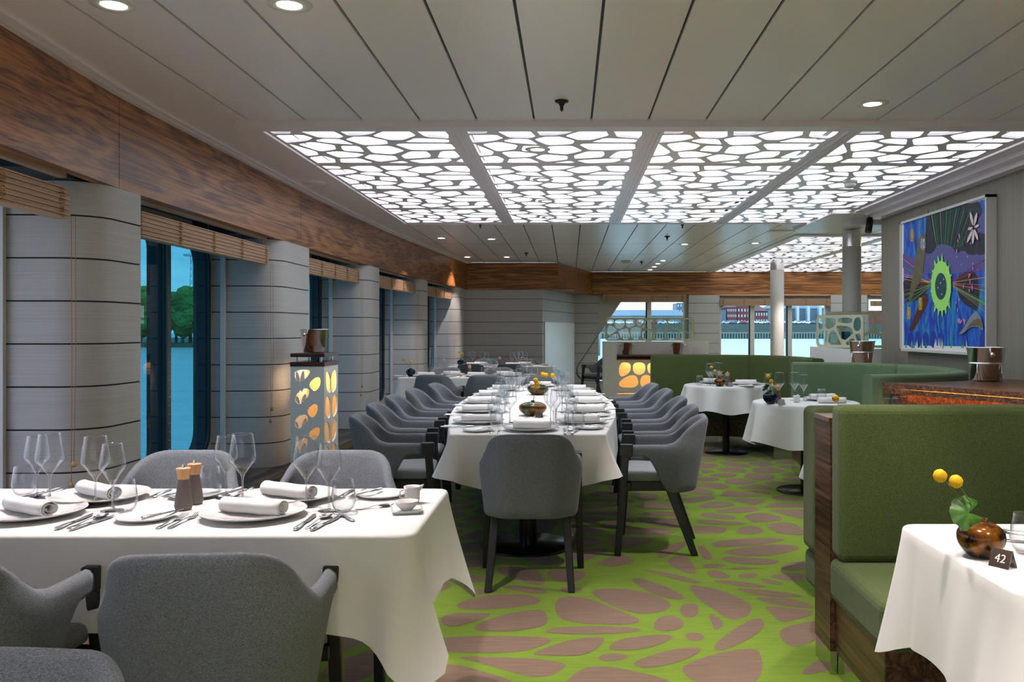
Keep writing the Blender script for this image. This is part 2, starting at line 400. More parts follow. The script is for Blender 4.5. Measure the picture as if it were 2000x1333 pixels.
def carpet():
    traced = [[px_z(840+a/4.55, 1040+b/4.55, 0) for a,b in p] for p in TA] + [[px_z(1200+a/4.55, 1040+b/4.55, 0) for a,b in p] for p in TB]
    rnd = random.Random(11); seeds, keep = [], []; G = {}
    def near(x, y, d):
        for a in (-1,0,1):
            for b in (-1,0,1):
                for q in G.get((int(x//.5)+a, int(y//.5)+b), ()):
                    if math.hypot(q[0]-x, q[1]-y) < d: return True
        return False
    def put(x, y, k):
        seeds.append((x,y)); keep.append(k); G.setdefault((int(x//.5), int(y//.5)), []).append((x,y))
    for p in traced:
        cx = sum(a for a,b in p)/len(p); cy = sum(b for a,b in p)/len(p); put(cx, cy, False)
        for a,b in p: put(cx+.72*(a-cx), cy+.72*(b-cy), False)
    for _ in range(16000):
        x = rnd.uniform(-3.2, 8.8); y = rnd.uniform(-4, 19)
        if not near(x, y, rnd.choice((.17, .24, .34, .42))): put(x, y, True)
    rnd2 = random.Random(3)
    cells = voronoi(seeds, (-3.3, 8.8, -4, 19), lambda x,y: rnd2.uniform(.05,.09), .6, keep)
    mb = MB(); mb.box(-3.3, 8.8, -4, 19, -.05, 0, 0)
    polys = [c for c in cells if area(c) > .004] + traced
    for c in polys:
        c = chaikin(c, 2)
        if area(c) < 0: c = c[::-1]
        mb.add([(x,y,.0012) for x,y in c], [tuple(range(len(c)))], 1)
    return mb
mat('carpet_green', hexc('7a9430'), .95, spec=.1, noise=((7,40,1), .3, 3, hexc('688628')), bump=((350,350,350), .5, .003), sheen=.1)
mat('carpet_taupe', hexc('85705f'), .95, spec=.1, noise=((7,60,1), .3, 4, hexc('735f51')), bump=((350,350,350), .5, .003), sheen=.1)
struct(carpet().obj('floor', ['carpet_green','carpet_taupe']))

# ceiling: metal strips with open joints, cut round the two light fields
S1 = (-1.99, 3.07, 5.19, 10.22); S2 = (2.98, 8.7, 11.36, 18.8)
def ceiling():
    mb = MB(); mb.box(-3.4, 8.9, -4.2, 19.1, ZC+.35, ZC+.40, 1)
    P, X0 = .3405, .131; g = .0065
    ks = range(-6, 26)
    def strip(a, b, y0, y1):
        if y1 > y0: mb.box(a+g, b-g, y0, y1, ZC, ZC+.02, 0); mb.box(a-g, a+g, y0, y1, ZC+.014, ZC+.03, 1); mb.box(a-g+.0001, b+g, y0, y1, ZC+.022, ZC+.04, 1)
    for k in ks:
        a, b = X0+k*P, X0+(k+1)*P
        if a > 8.7: break
        strip(a, b, -4.1, S1[2])
        if a >= 3.07: strip(a, b, S1[2], 9.5)
        if a < S2[0]-.01 and b > S2[0]+.05: strip(a, S2[0]+.05, S1[3], 19)
        elif a < S2[0]: strip(a, b, S1[3], 19)
        else: strip(a, b, max(S1[3], 9.5) if a < 3.2 else 9.5, S2[2])
    mb.box(3.07, 3.3, S1[2], 10.22, ZC, ZC+.02, 0); mb.box(3.031, 3.25, 10.22, 11.36, ZC+.0005, ZC+.02, 0)
    a = X0-6*P                                       # plain margin along the curved wall
    ys = [-4.1+.5*i for i in range(47)]
    for y0, y1 in zip(ys, ys[1:]):
        if y0 < 16.3: mb.hexa([(xf(y0)-.1,y0,ZC),(a-g,y0,ZC),(a-g,y1,ZC),(xf(y1)-.1,y1,ZC)], [(xf(y0)-.1,y0,ZC+.02),(a-g,y0,ZC+.02),(a-g,y1,ZC+.02),(xf(y1)-.1,y1,ZC+.02)], 0)
    for y in (12.6, 14.4, 16.2):
        mb.box(-1.8, 2.9, y, y+.004, ZC-.0006, ZC+.001, 1)
    return mb
struct(ceiling().obj('ceiling', ['ceiling_paint', 'black']))
mb = MB()                                            # shadow-line trim along the beam head
ys = [-4+.5*i for i in range(41)] + [16.1]
for y0, y1 in zip(ys, ys[1:]):
    for d0, d1, h in ((0, .035, .022), (.05, .075, .012)):
        mb.hexa([(xf(y0)+d0,y0,ZC-h),(xf(y0)+d1,y0,ZC-h),(xf(y1)+d1,y1,ZC-h),(xf(y1)+d0,y1,ZC-h)], [(xf(y0)+d0,y0,ZC),(xf(y0)+d1,y0,ZC),(xf(y1)+d1,y1,ZC),(xf(y1)+d0,y1,ZC)])
struct(mb.obj('trim_1', 'ceiling_frame'))

# wooden beams
mb = MB()
edges = [-4, -1.2, 1.6, 4.60, 7.75, 10.9, 13.9, 16.1]
for a, b in zip(edges, edges[1:]):
    n = 6; yy = [a+.003+(b-a-.006)*i/n for i in range(n+1)]
    for y0, y1 in zip(yy, yy[1:]):
        mb.hexa([(xf(y0)-.06,y0,ZB),(xf(y0),y0,ZB),(xf(y1),y1,ZB),(xf(y1)-.06,y1,ZB)], [(xf(y0)-.06,y0,ZC-.004),(xf(y0),y0,ZC-.004),(xf(y1),y1,ZC-.004),(xf(y1)-.06,y1,ZC-.004)])
struct(mb.obj('trim_2', 'beam_wood'))
PIL_ = [(1.35,2.0),(4.35,4.92),(7.13,8.08),(9.97,10.68),(12.7,13.3),(15.2,16.1)]
mb = MB()                                            # pelmet underside behind the beam
fine = [-4+.67*i for i in range(31)]
for a, b in zip(fine, fine[1:]):
    mb.hexa([(xg(a)-.6,a,ZB+.1),(xf(a)-.03,a,ZB+.1),(xf(b)-.03,b,ZB+.1),(xg(b)-.6,b,ZB+.1)], [(xg(a)-.6,a,ZB+.13),(xf(a)-.03,a,ZB+.13),(xf(b)-.03,b,ZB+.13),(xg(b)-.6,b,ZB+.13)])
for a, b in PIL_:
    mb.hexa([(xg(a)-.6,a-.35,ZB+.002),(xf(a)-.10,a-.35,ZB+.002),(xf(b)-.10,b+.35,ZB+.002),(xg(b)-.6,b+.35,ZB+.002)], [(xg(a)-.6,a-.35,ZB+.099),(xf(a)-.10,a-.35,ZB+.099),(xf(b)-.10,b+.35,ZB+.099),(xg(b)-.6,b+.35,ZB+.099)])
struct(mb.obj('trim_3', 'hull_dark'))
mb = MB(); mb.box(-2.1, -.208, 16.105, 16.16, ZB, ZC-.004)
mb.hexa([(-.208,16.1,ZB),(.498,18.72,ZB),(.44,18.74,ZB),(-.27,16.12,ZB)], [(-.208,16.1,ZC-.004),(.498,18.72,ZC-.004),(.44,18.74,ZC-.004),(-.27,16.12,ZC-.004)])
mb.box(.46, 8.7, 18.66, 18.72, ZB, ZC-.004)
mb.box(-2.6,.1,16.165,18.9,ZB+.003,ZB+.02); mb.hexa([(-.2,16.2,ZB+.021),(-.1,16.4,ZB+.021),(.58,18.9,ZB+.021),(-.2,18.9,ZB+.021)], [(-.2,16.2,ZB+.04),(-.1,16.4,ZB+.04),(.58,18.9,ZB+.04),(-.2,18.9,ZB+.04)])
struct(mb.obj('trim_4', 'beam_wood_cross'))

# panelled surfaces with shadow joints
JZ = [.2025+.2155*k for k in range(9)]
def zlev(z0, z1):
    L = [(z0, 0)]
    for z in JZ:
        if z0+.01 < z < z1-.01: L += [(z-.004,0),(z-.004,1),(z+.004,1),(z+.004,0)]
    return L + [(z1, 0)]
def panelled(pts, nrm, z0, z1, mb, closed=False, d=.008):
    """pts: plan outline, nrm: outward normals"""
    L = zlev(z0, z1); n = len(pts)
    for j in range(len(L)-1):
        (za, ga), (zb, gb) = L[j], L[j+1]
        va = [(p[0]-q[0]*d*ga, p[1]-q[1]*d*ga, za) for p,q in zip(pts,nrm)]
        vb = [(p[0]-q[0]*d*gb, p[1]-q[1]*d*gb, zb) for p,q in zip(pts,nrm)]
        m = 1 if (ga or gb) else 0
        mb.add(va+vb, [(i, (i+1)%n, n+(i+1)%n, n+i) for i in range(n if closed else n-1)], m, False)
    return mb
def pillar(y0, y1, name='wall_pillar'):
    xo = xf((y0+y1)/2)+.005; xi = xg(y0)-.12; r0 = .2; r1 = min(.12, (y1-y0)*.3)
    pts, nr = [(xi,y0)], [(0,-1)]
    for k in range(9):
        t = R(-90+90*k/8); pts.append((xo-r0+r0*math.cos(t), y0+r0+r0*math.sin(t))); nr.append((math.cos(t), math.sin(t)))
    for k in range(7):
        t = R(90*k/6); pts.append((xo-r1+r1*math.cos(t), y1-r1+r1*math.sin(t))); nr.append((math.cos(t), math.sin(t)))
    pts.append((xi,y1)); nr.append((0,1))
    mb = MB(); panelled(pts, nr, 0, ZB-.002, mb)
    mb.add([(x,y,ZB-.002) for x,y in pts], [tuple(range(len(pts)))], 0)
    o = mb.obj(name, ['panel_wall','panel_groove']); struct(o)
    for p in o.data.polygons: p.use_smooth = True
    try:
        o.data.set_sharp_from_angle(angle=R(30))
    except Exception: pass
    return o
PIL = [(1.35,2.0),(4.35,4.92),(7.13,8.08),(9.97,10.68),(12.7,13.3),(15.2,16.1)]
for a, b in PIL: pillar(a, b)
# hull, windows in the bays
def hull_strip(y0, y1, n=1):
    pass
bays = [(2.0,4.35),(4.92,7.13),(8.08,9.97),(10.68,12.7),(13.3,15.2)]
WZ0, WZ1 = .37, 2.04
bays = [(-3.6,-.9),(-.9,1.35)] + bays  # unseen bays added behind the camera to let in fill light
for i, (a, b) in enumerate(bays):
    xa = xg((a+b)/2)-.12; k = (xg(b)-xg(a))/(b-a)
    X = lambda y, k=k, b=b: xg(b)-.12+k*(y-b)
    L = b-a; split = a + L*.64
    h1 = rrect(a+.05, split-.035, WZ0, WZ1, .10); h2 = rrect(split+.035, b-.05, WZ0, WZ1, .17, 8)
    mb = MB(); holed([(a-.3,0),(b+.3,0),(b+.3,2.25),(a-.3,2.25)], [h1[::-1],h2[::-1]], -.11, mb, lambda u,v,w: (X(u)+w, u, v))
    struct(mb.obj('wall_hull', 'hull_dark'))
    mb = MB()                                        # grey inner lining round the openings
    holed([(a-.05,0),(b+.05,0),(b+.05,2.2),(a-.05,2.2)], [rrect(a+.03,b-.035,WZ0-.03,WZ1+.03,.19,8)[::-1]], .012, mb, lambda u,v,w: (X(u)+w+.001, u, v))
    struct(mb.obj('wall_lining', 'panel_wall'))
    w = bpy.data.objects.new('window_%d' % (i+1), None); COL.objects.link(w); struct(w)
    for j, h in enumerate((h1, h2)):
        mb = MB(); holed([(u, v) for u,v in rrect(min(p[0] for p in h)-.03, max(p[0] for p in h)+.03, WZ0-.03, WZ1+.03, .12 if j==0 else .19, 8)], [h[::-1]], .018, mb, lambda u,v,w_: (X(u)+w_+.003, u, v))
        fr = mb.obj('frame', 'gasket', w)
        mb = MB(); mb.add([(X(u)+.004, u, v) for u,v in h], [tuple(range(len(h)))]); mb.obj('pane', 'left_window_glass' if i > 2 else 'fill_window_glass', w)
    mb = MB(); mb.box(0,.02,-.03,.03,WZ0,WZ1)
    for q in range(26): mb.lathe([(.0001,.004),(.003,.003),(.004,0)], 6, (.021,0,WZ0+.05+q*.063), 1)
    mb.obj('mullion', ['rivet_strip','steel'], w, loc=(X(split)+.018, split, 0))
    mb = MB(); mb.box(xg(b)-.018, xg(b)+.018, b-.03, b-.004, .24, ZB-.004)
    mb.obj('post', 'white_trim', w)
bays = bays[2:]
# dark ledge along the window wall
mb = MB(); ys = [-4+.5*i for i in range(41)]+[16.1]
for y0, y1 in zip(ys, ys[1:]):
    e = .13
    mb.hexa([(xg(y0)-.2,y0,0),(xf(y0)+e,y0,0),(xf(y1)+e,y1,0),(xg(y1)-.2,y1,0)], [(xg(y0)-.2,y0,.22),(xf(y0)+e,y0,.22),(xf(y1)+e,y1,.22),(xg(y1)-.2,y1,.22)])
struct(mb.obj('baseboard_left', 'ledge_wood'))

# forward walls
mb = MB(); panelled([(-2.6,16.14),(-.5,16.14),(.11,18.74),(.62,18.74)], [(0,-1),(.4,-.9),(.9,-.3),(0,-1)], 0, ZB+.034, mb)
struct(mb.obj('wall_front', ['panel_wall','panel_groove']))
mb = MB(); A, B = Vector((-.47,16.27,0)), Vector((.09,18.62,0)); dn = Vector((.972,-.232,0))   # smooth lacquered door on the angled wall
q = [A, B]; mb.hexa([A+dn*.002, B+dn*.002, B+dn*.02, A+dn*.02], [p+Vector((0,0,1.50)) for p in (A+dn*.002, B+dn*.002, B+dn*.02, A+dn*.02)])
struct(mb.obj('door_1', 'white_lacquer'))
YW = 18.76
mb = MB()
w1 = chaikin([(.22,.26),(.10,.45),(.22,.62),(1.13,2.02)], 1, False); 
w1 = [(.62,.24),(.35,.25),(.22,.30),(.155,.40),(.15,.52),(.20,.62),(1.14,2.03),(2.49,2.03),(2.49,.24)]
w2 = [(3.24,.70),(5.53,.70),(5.53,2.03),(3.24,2.03)][::-1]; w3 = [(6.42,.70),(8.4,.70),(8.4,2.03),(6.42,2.03)][::-1]
holed([(.11,0),(8.8,0),(8.8,2.3),(.11,2.3)], [w1,w2,w3], .16, mb, lambda u,v,w: (u, YW+w, v))
struct(mb.obj('wall_end', 'plain_wall'))
mb = MB()
for a, b in ((2.56,3.22),(5.6,6.38)):
    panelled([(a,YW-.001),(a,YW-.12),(b,YW-.12),(b,YW-.001)], [(-1,0),(-.7,-.7),(.7,-.7),(1,0)], 0, ZB, mb)
struct(mb.obj('wall_panelling', ['panel_wall','panel_groove']))
for i, (poly, mull, lo) in enumerate(((w1,[1.72],.24),(w2,[3.94,4.75],.7),(w3,[7.1,7.8],.7))):
    w = bpy.data.objects.new('window_%d' % (i+8), None); COL.objects.link(w); struct(w)
    MB().add([(u, YW+.05, v) for u,v in poly], [tuple(range(len(poly)))]).obj('pane', 'back_window_glass', w)
    c = (sum(u for u,v in poly)/len(poly), sum(v for u,v in poly)/len(poly))
    inner = [(c[0]+(u-c[0])*.975, c[1]+(v-c[1])*.965) for u,v in poly]
    mb = MB(); holed(poly[::-1] if area(poly) < 0 else poly, [inner if area(inner) < 0 else inner[::-1]], .04, mb, lambda u,v,w_: (u, YW-.02+w_, v)); mb.obj('frame', 'white_trim', w)
    for x in mull:
        mb = MB(); mb.box(x-.045,x+.045,YW-.02,YW+.03,lo,2.03,0); mb.box(x-.075,x-.045,YW,YW+.06,lo,2.03,1)
        for q in range(20): mb.lathe([(.0001,-.003),(.005,0)], 6, (x+.01,YW-.021,lo+.05+q*.065), 1)
        mb.obj('mullion', ['white_trim','gasket'], w)
# painting wall, hidden side and rear walls
mb = MB(); mb.box(3.27,3.45,-4.1,9.12,0,ZC+.3); struct(mb.obj('wall_right', 'stripe_wall'))
mb = MB(); mb.box(3.45,8.8,9.0,9.12,0,ZC+.3); struct(mb.obj('wall_partition', 'plain_wall'))
mb = MB(); mb.box(8.72,8.85,9.0,19,0,ZC+.3); struct(mb.obj('wall_far_right', 'plain_wall'))
mb = MB(); bw = [rrect(x, x+1.5, .9, 2.3, .1)[::-1] for x in (-2.6,-.55,1.45)]  # rear windows are added out of view to brighten the room
holed([(-3.3,0),(3.45,0),(3.45,ZC+.35),(-3.3,ZC+.35)], bw, .14, mb, lambda u,v,w: (u, -4.0-w, v)); struct(mb.obj('wall_back', 'plain_wall'))
for i, q in enumerate(bw):
    w = bpy.data.objects.new('window_%d' % (i+11), None); COL.objects.link(w); struct(w)
    MB().add([(u, -4.05, v) for u, v in q], [tuple(range(len(q)))]).obj('pane', 'fill_window_glass', w)
mb = MB(); mb.box(3.10,3.27,-4.0,9.12,ZC-.05,ZC); mb.box(3.18,3.27,-4.0,9.12,ZC-.09,ZC-.05)
mb.box(3.07,5.5,9.5,9.75,ZC-.10,ZC); mb.box(2.75,3.3,9.12,10.7,ZC-.03,ZC)
struct(mb.obj('trim_5', 'ceiling_frame'))
# ================================================================== CEILING LIGHT FIELDS
PC = [[(105,105),(130,100),(370,105),(400,125),(385,137),(180,137)],[(200,152),(500,150),(590,175),(545,197),(480,207),(320,217),(235,190)],
[(495,118),(590,100),(740,102),(862,160),(830,175),(720,175),(640,168)],[(815,100),(1060,92),(1175,108),(1100,140),(1020,152),(910,153)],
[(630,195),(680,185),(830,187),(960,235),(740,220),(640,205)],[(900,185),(960,167),(1080,165),(1245,200),(1255,225),(1200,233),(1050,238),(905,193)],
[(1130,155),(1250,110),(1400,104),(1440,115),(1505,152),(1390,192),(1280,192)],[(1510,105),(1750,100),(1795,150),(1797,180),(1600,165)],
[(1418,212),(1510,178),(1797,190),(1797,215)],[(1343,237),(1370,228),(1805,228),(1855,275),(1600,283),(1465,280)],
[(470,232),(590,213),(780,240),(797,275),(690,292),(645,290)],[(333,235),(370,228),(630,298),(640,325),(480,335),(340,245)],
[(848,247),(1000,250),(1052,300),(880,290),(860,275)],[(1073,252),(1270,247),(1405,288),(1300,320),(1130,308)],
[(712,305),(820,295),(1050,320),(985,345),(830,350)],[(490,350),(690,336),(785,365),(797,395),(620,398),(540,388)],
[(840,362),(1000,358),(1135,395),(850,395)],[(1055,350),(1110,323),(1320,338),(1348,367),(1185,387)],
[(1385,333),(1465,297),(1600,297),(1637,325),(1632,347),(1420,360)],[(1705,350),(1735,297),(1850,292),(1900,340),(1860,355)],
[(1262,395),(1390,380),(1445,395),(1400,400)],[(1450,375),(1800,358),(1825,375),(1780,392),(1600,400),(1550,398)],[(1865,385),(1915,360),(1940,393)]]
PX, PY = 1.235, 1.20
def panel_cells():
    out = []
    for p in PC:
        q = []
        for a, b in p:
            X, Y = px_z(480+a/4.545, 230+b/4.55, ZC)
            u = (X+1.93)/PX; v = (Y-5.37)/PY
            q.append((min(max(u,.045),.955), min(max(v,.03),.965)))
        cx = sum(a for a,b in q)/len(q); cy = sum(b for a,b in q)/len(q); n = len(q); k = []
        q = [(min(max(cx+(a-cx)*1.05,.04),.96), min(max(cy+(b-cy)*1.05,.03),.97)) for a,b in q]
        for i in range(n):                       # just nip the corners
            p0, p1, p2 = q[i-1], q[i], q[(i+1)%n]; k += [(p1[0]+.12*(p0[0]-p1[0]), p1[1]+.12*(p0[1]-p1[1])), (p1[0]+.12*(p2[0]-p1[0]), p1[1]+.12*(p2[1]-p1[1]))]
        q = k
        if area(q) > 0: q = q[::-1]
        out.append(q)
    return out
CELLS = panel_cells()
mb = MB(); holed([(.02,.008),(.98,.008),(.98,.992),(.02,.992)], CELLS, .018, mb, lambda u,v,w: (u*PX, v*PY, ZC-.004+w))
LAT = mb.mesh('lattice', 'ceiling_paint')
mb = MB(); mb.box(.02*PX,.98*PX,.008*PY,.992*PY,ZC+.10,ZC+.105); DIF = mb.mesh('diffuser', 'light_panel')
PKIT = ('ceiling_light_panel', None, [('lattice', LAT), ('diffuser', DIF)])
cols = ['first','second','third','fourth']
for r in range(4):
    for c in range(4):
        inst(PKIT, 'glowing ceiling panel with cell lattice, %s row from the front, %s from the window wall' % (cols[r], cols[c]), 'ceiling light', (-1.93+c*PX, 5.37+r*PY, 0), group='cell-lattice light panels over the long table')
c2 = ['first','second','third','fourth','fifth','sixth']
for r in range(6):
    for c in range(4):
        inst(PKIT, 'rear glowing lattice panel over the columns, %s row back, %s away from the window wall' % (c2[r], cols[c]), 'ceiling light', (3.05+c*PX, 11.5+r*PY, 0), group='cell-lattice light panels over the far seating')
mb = MB()
mb.box(-1.99,3.12,5.19,5.37,ZC-.025,ZC+.02); mb.box(-2.0,3.13,5.183,5.215,ZC-.04,ZC-.0255)
mb.box(-1.99,-1.915,5.3705,10.1645,ZC-.01,ZC+.1); mb.box(3.0,3.12,5.3705,10.1645,ZC-.012,ZC+.1); mb.box(-1.99,3.12,10.165,10.22,ZC-.012,ZC+.1)
for k in (1,2,3):
    x = -1.93+k*PX; mb.box(x-.055,x+.055,5.3705,10.1645,ZC-.008,ZC+.02)
    for d in (-.03,0,.03): mb.box(x+d-.006,x+d+.006,5.37,10.17,ZC-.016,ZC-.008)
for k in (1,2,3): mb.box(-1.93,3.01,5.37+k*PY-.01,5.37+k*PY+.01,ZC-.0072,ZC+.019)
struct(mb.obj('trim_6', 'ceiling_frame'))
mb = MB(); mb.box(2.95,3.07,11.36,18.7,ZC-.02,ZC+.1); mb.box(3.0705,8.7,11.36,11.5,ZC-.02,ZC+.1)
for k in (1,2,3): mb.box(3.05+k*PX-.05,3.05+k*PX+.05,11.5,18.7,ZC-.012,ZC+.02)
for k in range(1,6): mb.box(3.05,8.0,11.5+k*PY-.01,11.5+k*PY+.01,ZC-.008,ZC+.02)
mb.box(7.95,8.72,11.5,18.7,ZC-.004,ZC+.02)
struct(mb.obj('trim_7', 'ceiling_frame'))

# ================================================================== LAMPS AND CEILING FITTINGS
mb = MB(); mb.lathe([(.046,-.001),(.050,-.006),(.085,-.004),(.088,0)], 28); RING = mb.mesh('ring', 'lamp_white')
mb = MB(); mb.lathe([(.047,-.0035),(.040,-.0045),(.001,-.005)], 24); DISC = mb.mesh('lamp_disc', 'lamp_disc')
def downlight(x, y, where, power=SPOT_W, aim=(0,0), size=R(85), z=ZC):
    o = inst(('downlight', None, [('ring', RING), ('lamp_disc', DISC)]), 'small round recessed ceiling spotlight ' + where, 'ceiling light', (x, y, z-.0005), group='recessed ceiling spotlights')
    if power:
        l = bpy.data.lights.new('spot', 'SPOT'); l.energy = power; l.color = (1, .88, .85); l.spot_size = size; l.spot_blend = .45; l.shadow_soft_size = .03
        s = bpy.data.objects.new('spot', l); COL.objects.link(s); s.parent = o; s.location = (0,0,-.02)
        s.rotation_euler = Vector((aim[0], aim[1], -1)).to_track_quat('-Z', 'Y').to_euler()
    return o
for (a, b, wh, pw, aim) in ((222,8,'near the beam over the front table',60,(-.02,-.12)),(565,8,'over the aisle end of the front table',75,(.05,-.12)),
      (1704,202,'in front of the light field by the painting wall',60,(0,0)),(862,465,'beside the beam just behind the light field',30,(-.15,0)),(960,467,'behind the light field, second from the beam',30,(0,0)),
      (913,502,'in the far corner by the beam',35,(-.1,-.1)),(990,502,'before the dark end beam',35,(0,-.1)),(1337,477,'beyond the light field over the aisle',40,(0,0)),
      (1475,475,'beyond the light field over the far round table',45,(0,-.1)),(1295,509,'in a short row by the end windows, first',12,(0,0)),(1285,515,'in a short row by the end windows, second',12,(0,0)),
      (1278,521,'in a short row by the end windows, third',12,(0,0)),(1270,527,'in a short row by the end windows, last',12,(0,0))):
    X, Y = px_z(a, b, ZC); downlight(X, Y, wh, pw, aim)
for x, y, wh in ((4.0,14.6,'first'),(5.4,12.5,'second'),(3.85,17.2,'third')):
    downlight(x, y, 'added in the rear lattice field, %s' % wh, 75, z=ZC-.004)  # spotlights added to brighten the rear columns
for r in range(4):
    downlight(-.218, 5.99+r*PY, 'set in a lattice cell, %s row of the light field' % cols[r], 28, (0,0), z=ZC-.004)
for (x, y, wh, pw, aim) in ((1.35,2.35,'above the number-tent table',12,(.05,0)),(1.98,7.0,'above the booth table',40,(0,.05)),(-.6,.9,'above the chair behind the front table',25,(0,0)),
      (1.6,1.2,'above the aisle before the booth',45,(0,0)),(.9,6.0,'above the aisle beside the long table',25,(0,0))):
    # these sit outside the picture in the rows of the same strips, or in the lattice
    if y < 5.2: downlight(x, y, wh, pw, aim)
for (x, y, wh) in ((.75,1.0,'added over the aisle, third ahead of the viewpoint'),(.75,2.0,'added over the aisle, second ahead of the viewpoint'),(.65,2.95,'added over the aisle, just ahead of the picture top'),(1.9,2.95,'added over the bench, just ahead of the picture top')):
    downlight(x, y, wh, 62 if x < 1 else 18, size=R(62))  # unseen spotlights, added so floor bounce lifts the ceiling
for i in range(4):  # grid of unseen spotlights added to brighten the ceiling by bounce
    for j in range(5):
        downlight(-1.4+1.2*j, -3.4+1.2*i, 'added behind the viewpoint, %s row, %s from the window wall' % (c2[i], c2[j]), 75, size=R(75))
# sprinklers, smoke detector, speakers
mb = MB(); mb.lathe([(.001,0),(.038,0),(.036,-.008),(.020,-.012),(.016,-.02),(.010,-.03),(.009,-.052),(.001,-.055)], 20)
mb.box(-.004,.004,-.02,-.014,-.055,-.02); mb.box(-.004,.004,.014,.02,-.055,-.02); SPR = mb.mesh('sprinkler', 'dark_metal')
for a, b, wh in ((1097,197,'in front of the light field'),(938,437,'at the back edge of the light field, by the beam side'),(1333,437,'at the back edge of the light field, over the aisle'),(1303,462,'over the far aisle'),(1028,494,'before the dark end beam'),(1253,511,'near the end windows')):
    X, Y = px_z(a, b, ZC); inst(('ceiling_sprinkler', SPR), 'small metal ceiling sprinkler ' + wh, 'sprinkler', (X,Y,ZC), group='ceiling sprinklers')
X, Y = px_z(1660, 352, ZC)
o = root('smoke_detector', 'white slotted smoke detector under the light field near painting wall', 'smoke detector', (X,Y,ZC-.004))
MB().lathe([(.001,-.02),(.058,-.02),(.062,0)], 24).obj('base', 'lamp_white', o)
mb = MB(); mb.lathe([(.001,-.062),(.03,-.06),(.044,-.045),(.048,-.02)], 24)
for k in range(18):
    t = 2*PI*k/18; mb.box(-.002,.002,.0445,.0505,-.05,-.024); 
mb.obj('cover', 'lamp_white', o)
X, Y = px_z(612, 357, ZC); tag(MB().lathe([(.001,-.006),(.10,-.006),(.105,0)], 32).obj('ceiling_speaker', 'ceiling_frame', loc=(X,Y,ZC)), 'flat round ceiling plate beside the wooden beam', 'ceiling plate')
X, Y = px_z(1540, 452, ZC); tag(MB().lathe([(.001,-.006),(.17,-.006),(.175,0)], 32).obj('ceiling_speaker', 'ceiling_frame', loc=(X-.1,Y,ZC)), 'wide flat round ceiling plate near the second light field', 'ceiling plate')
X, Y = px_z(1222, 510, ZC); mb = MB(); mb.box(-.09,.09,-.09,.09,-.03,0); mb.box(-.06,.06,-.06,.06,-.055,-.03); tag(mb.obj('ceiling_box', 'lamp_white', loc=(X,Y,ZC), bevel=.008), 'small square white box on the ceiling near end windows', 'ceiling box')
o = root('track_spotlight', 'black cylindrical spotlight hanging near the painting wall corner', 'spotlight', (3.22, 9.35, ZC-.031))
MB().tube([(0,0,.0),(0,0,-.05)], .008).obj('stem', 'dark_metal', o)
MB().tube([(.012,0,-.02),(-.02,-.03,-.17)], .036, 20).obj('lamp_head', 'dark_metal', o)

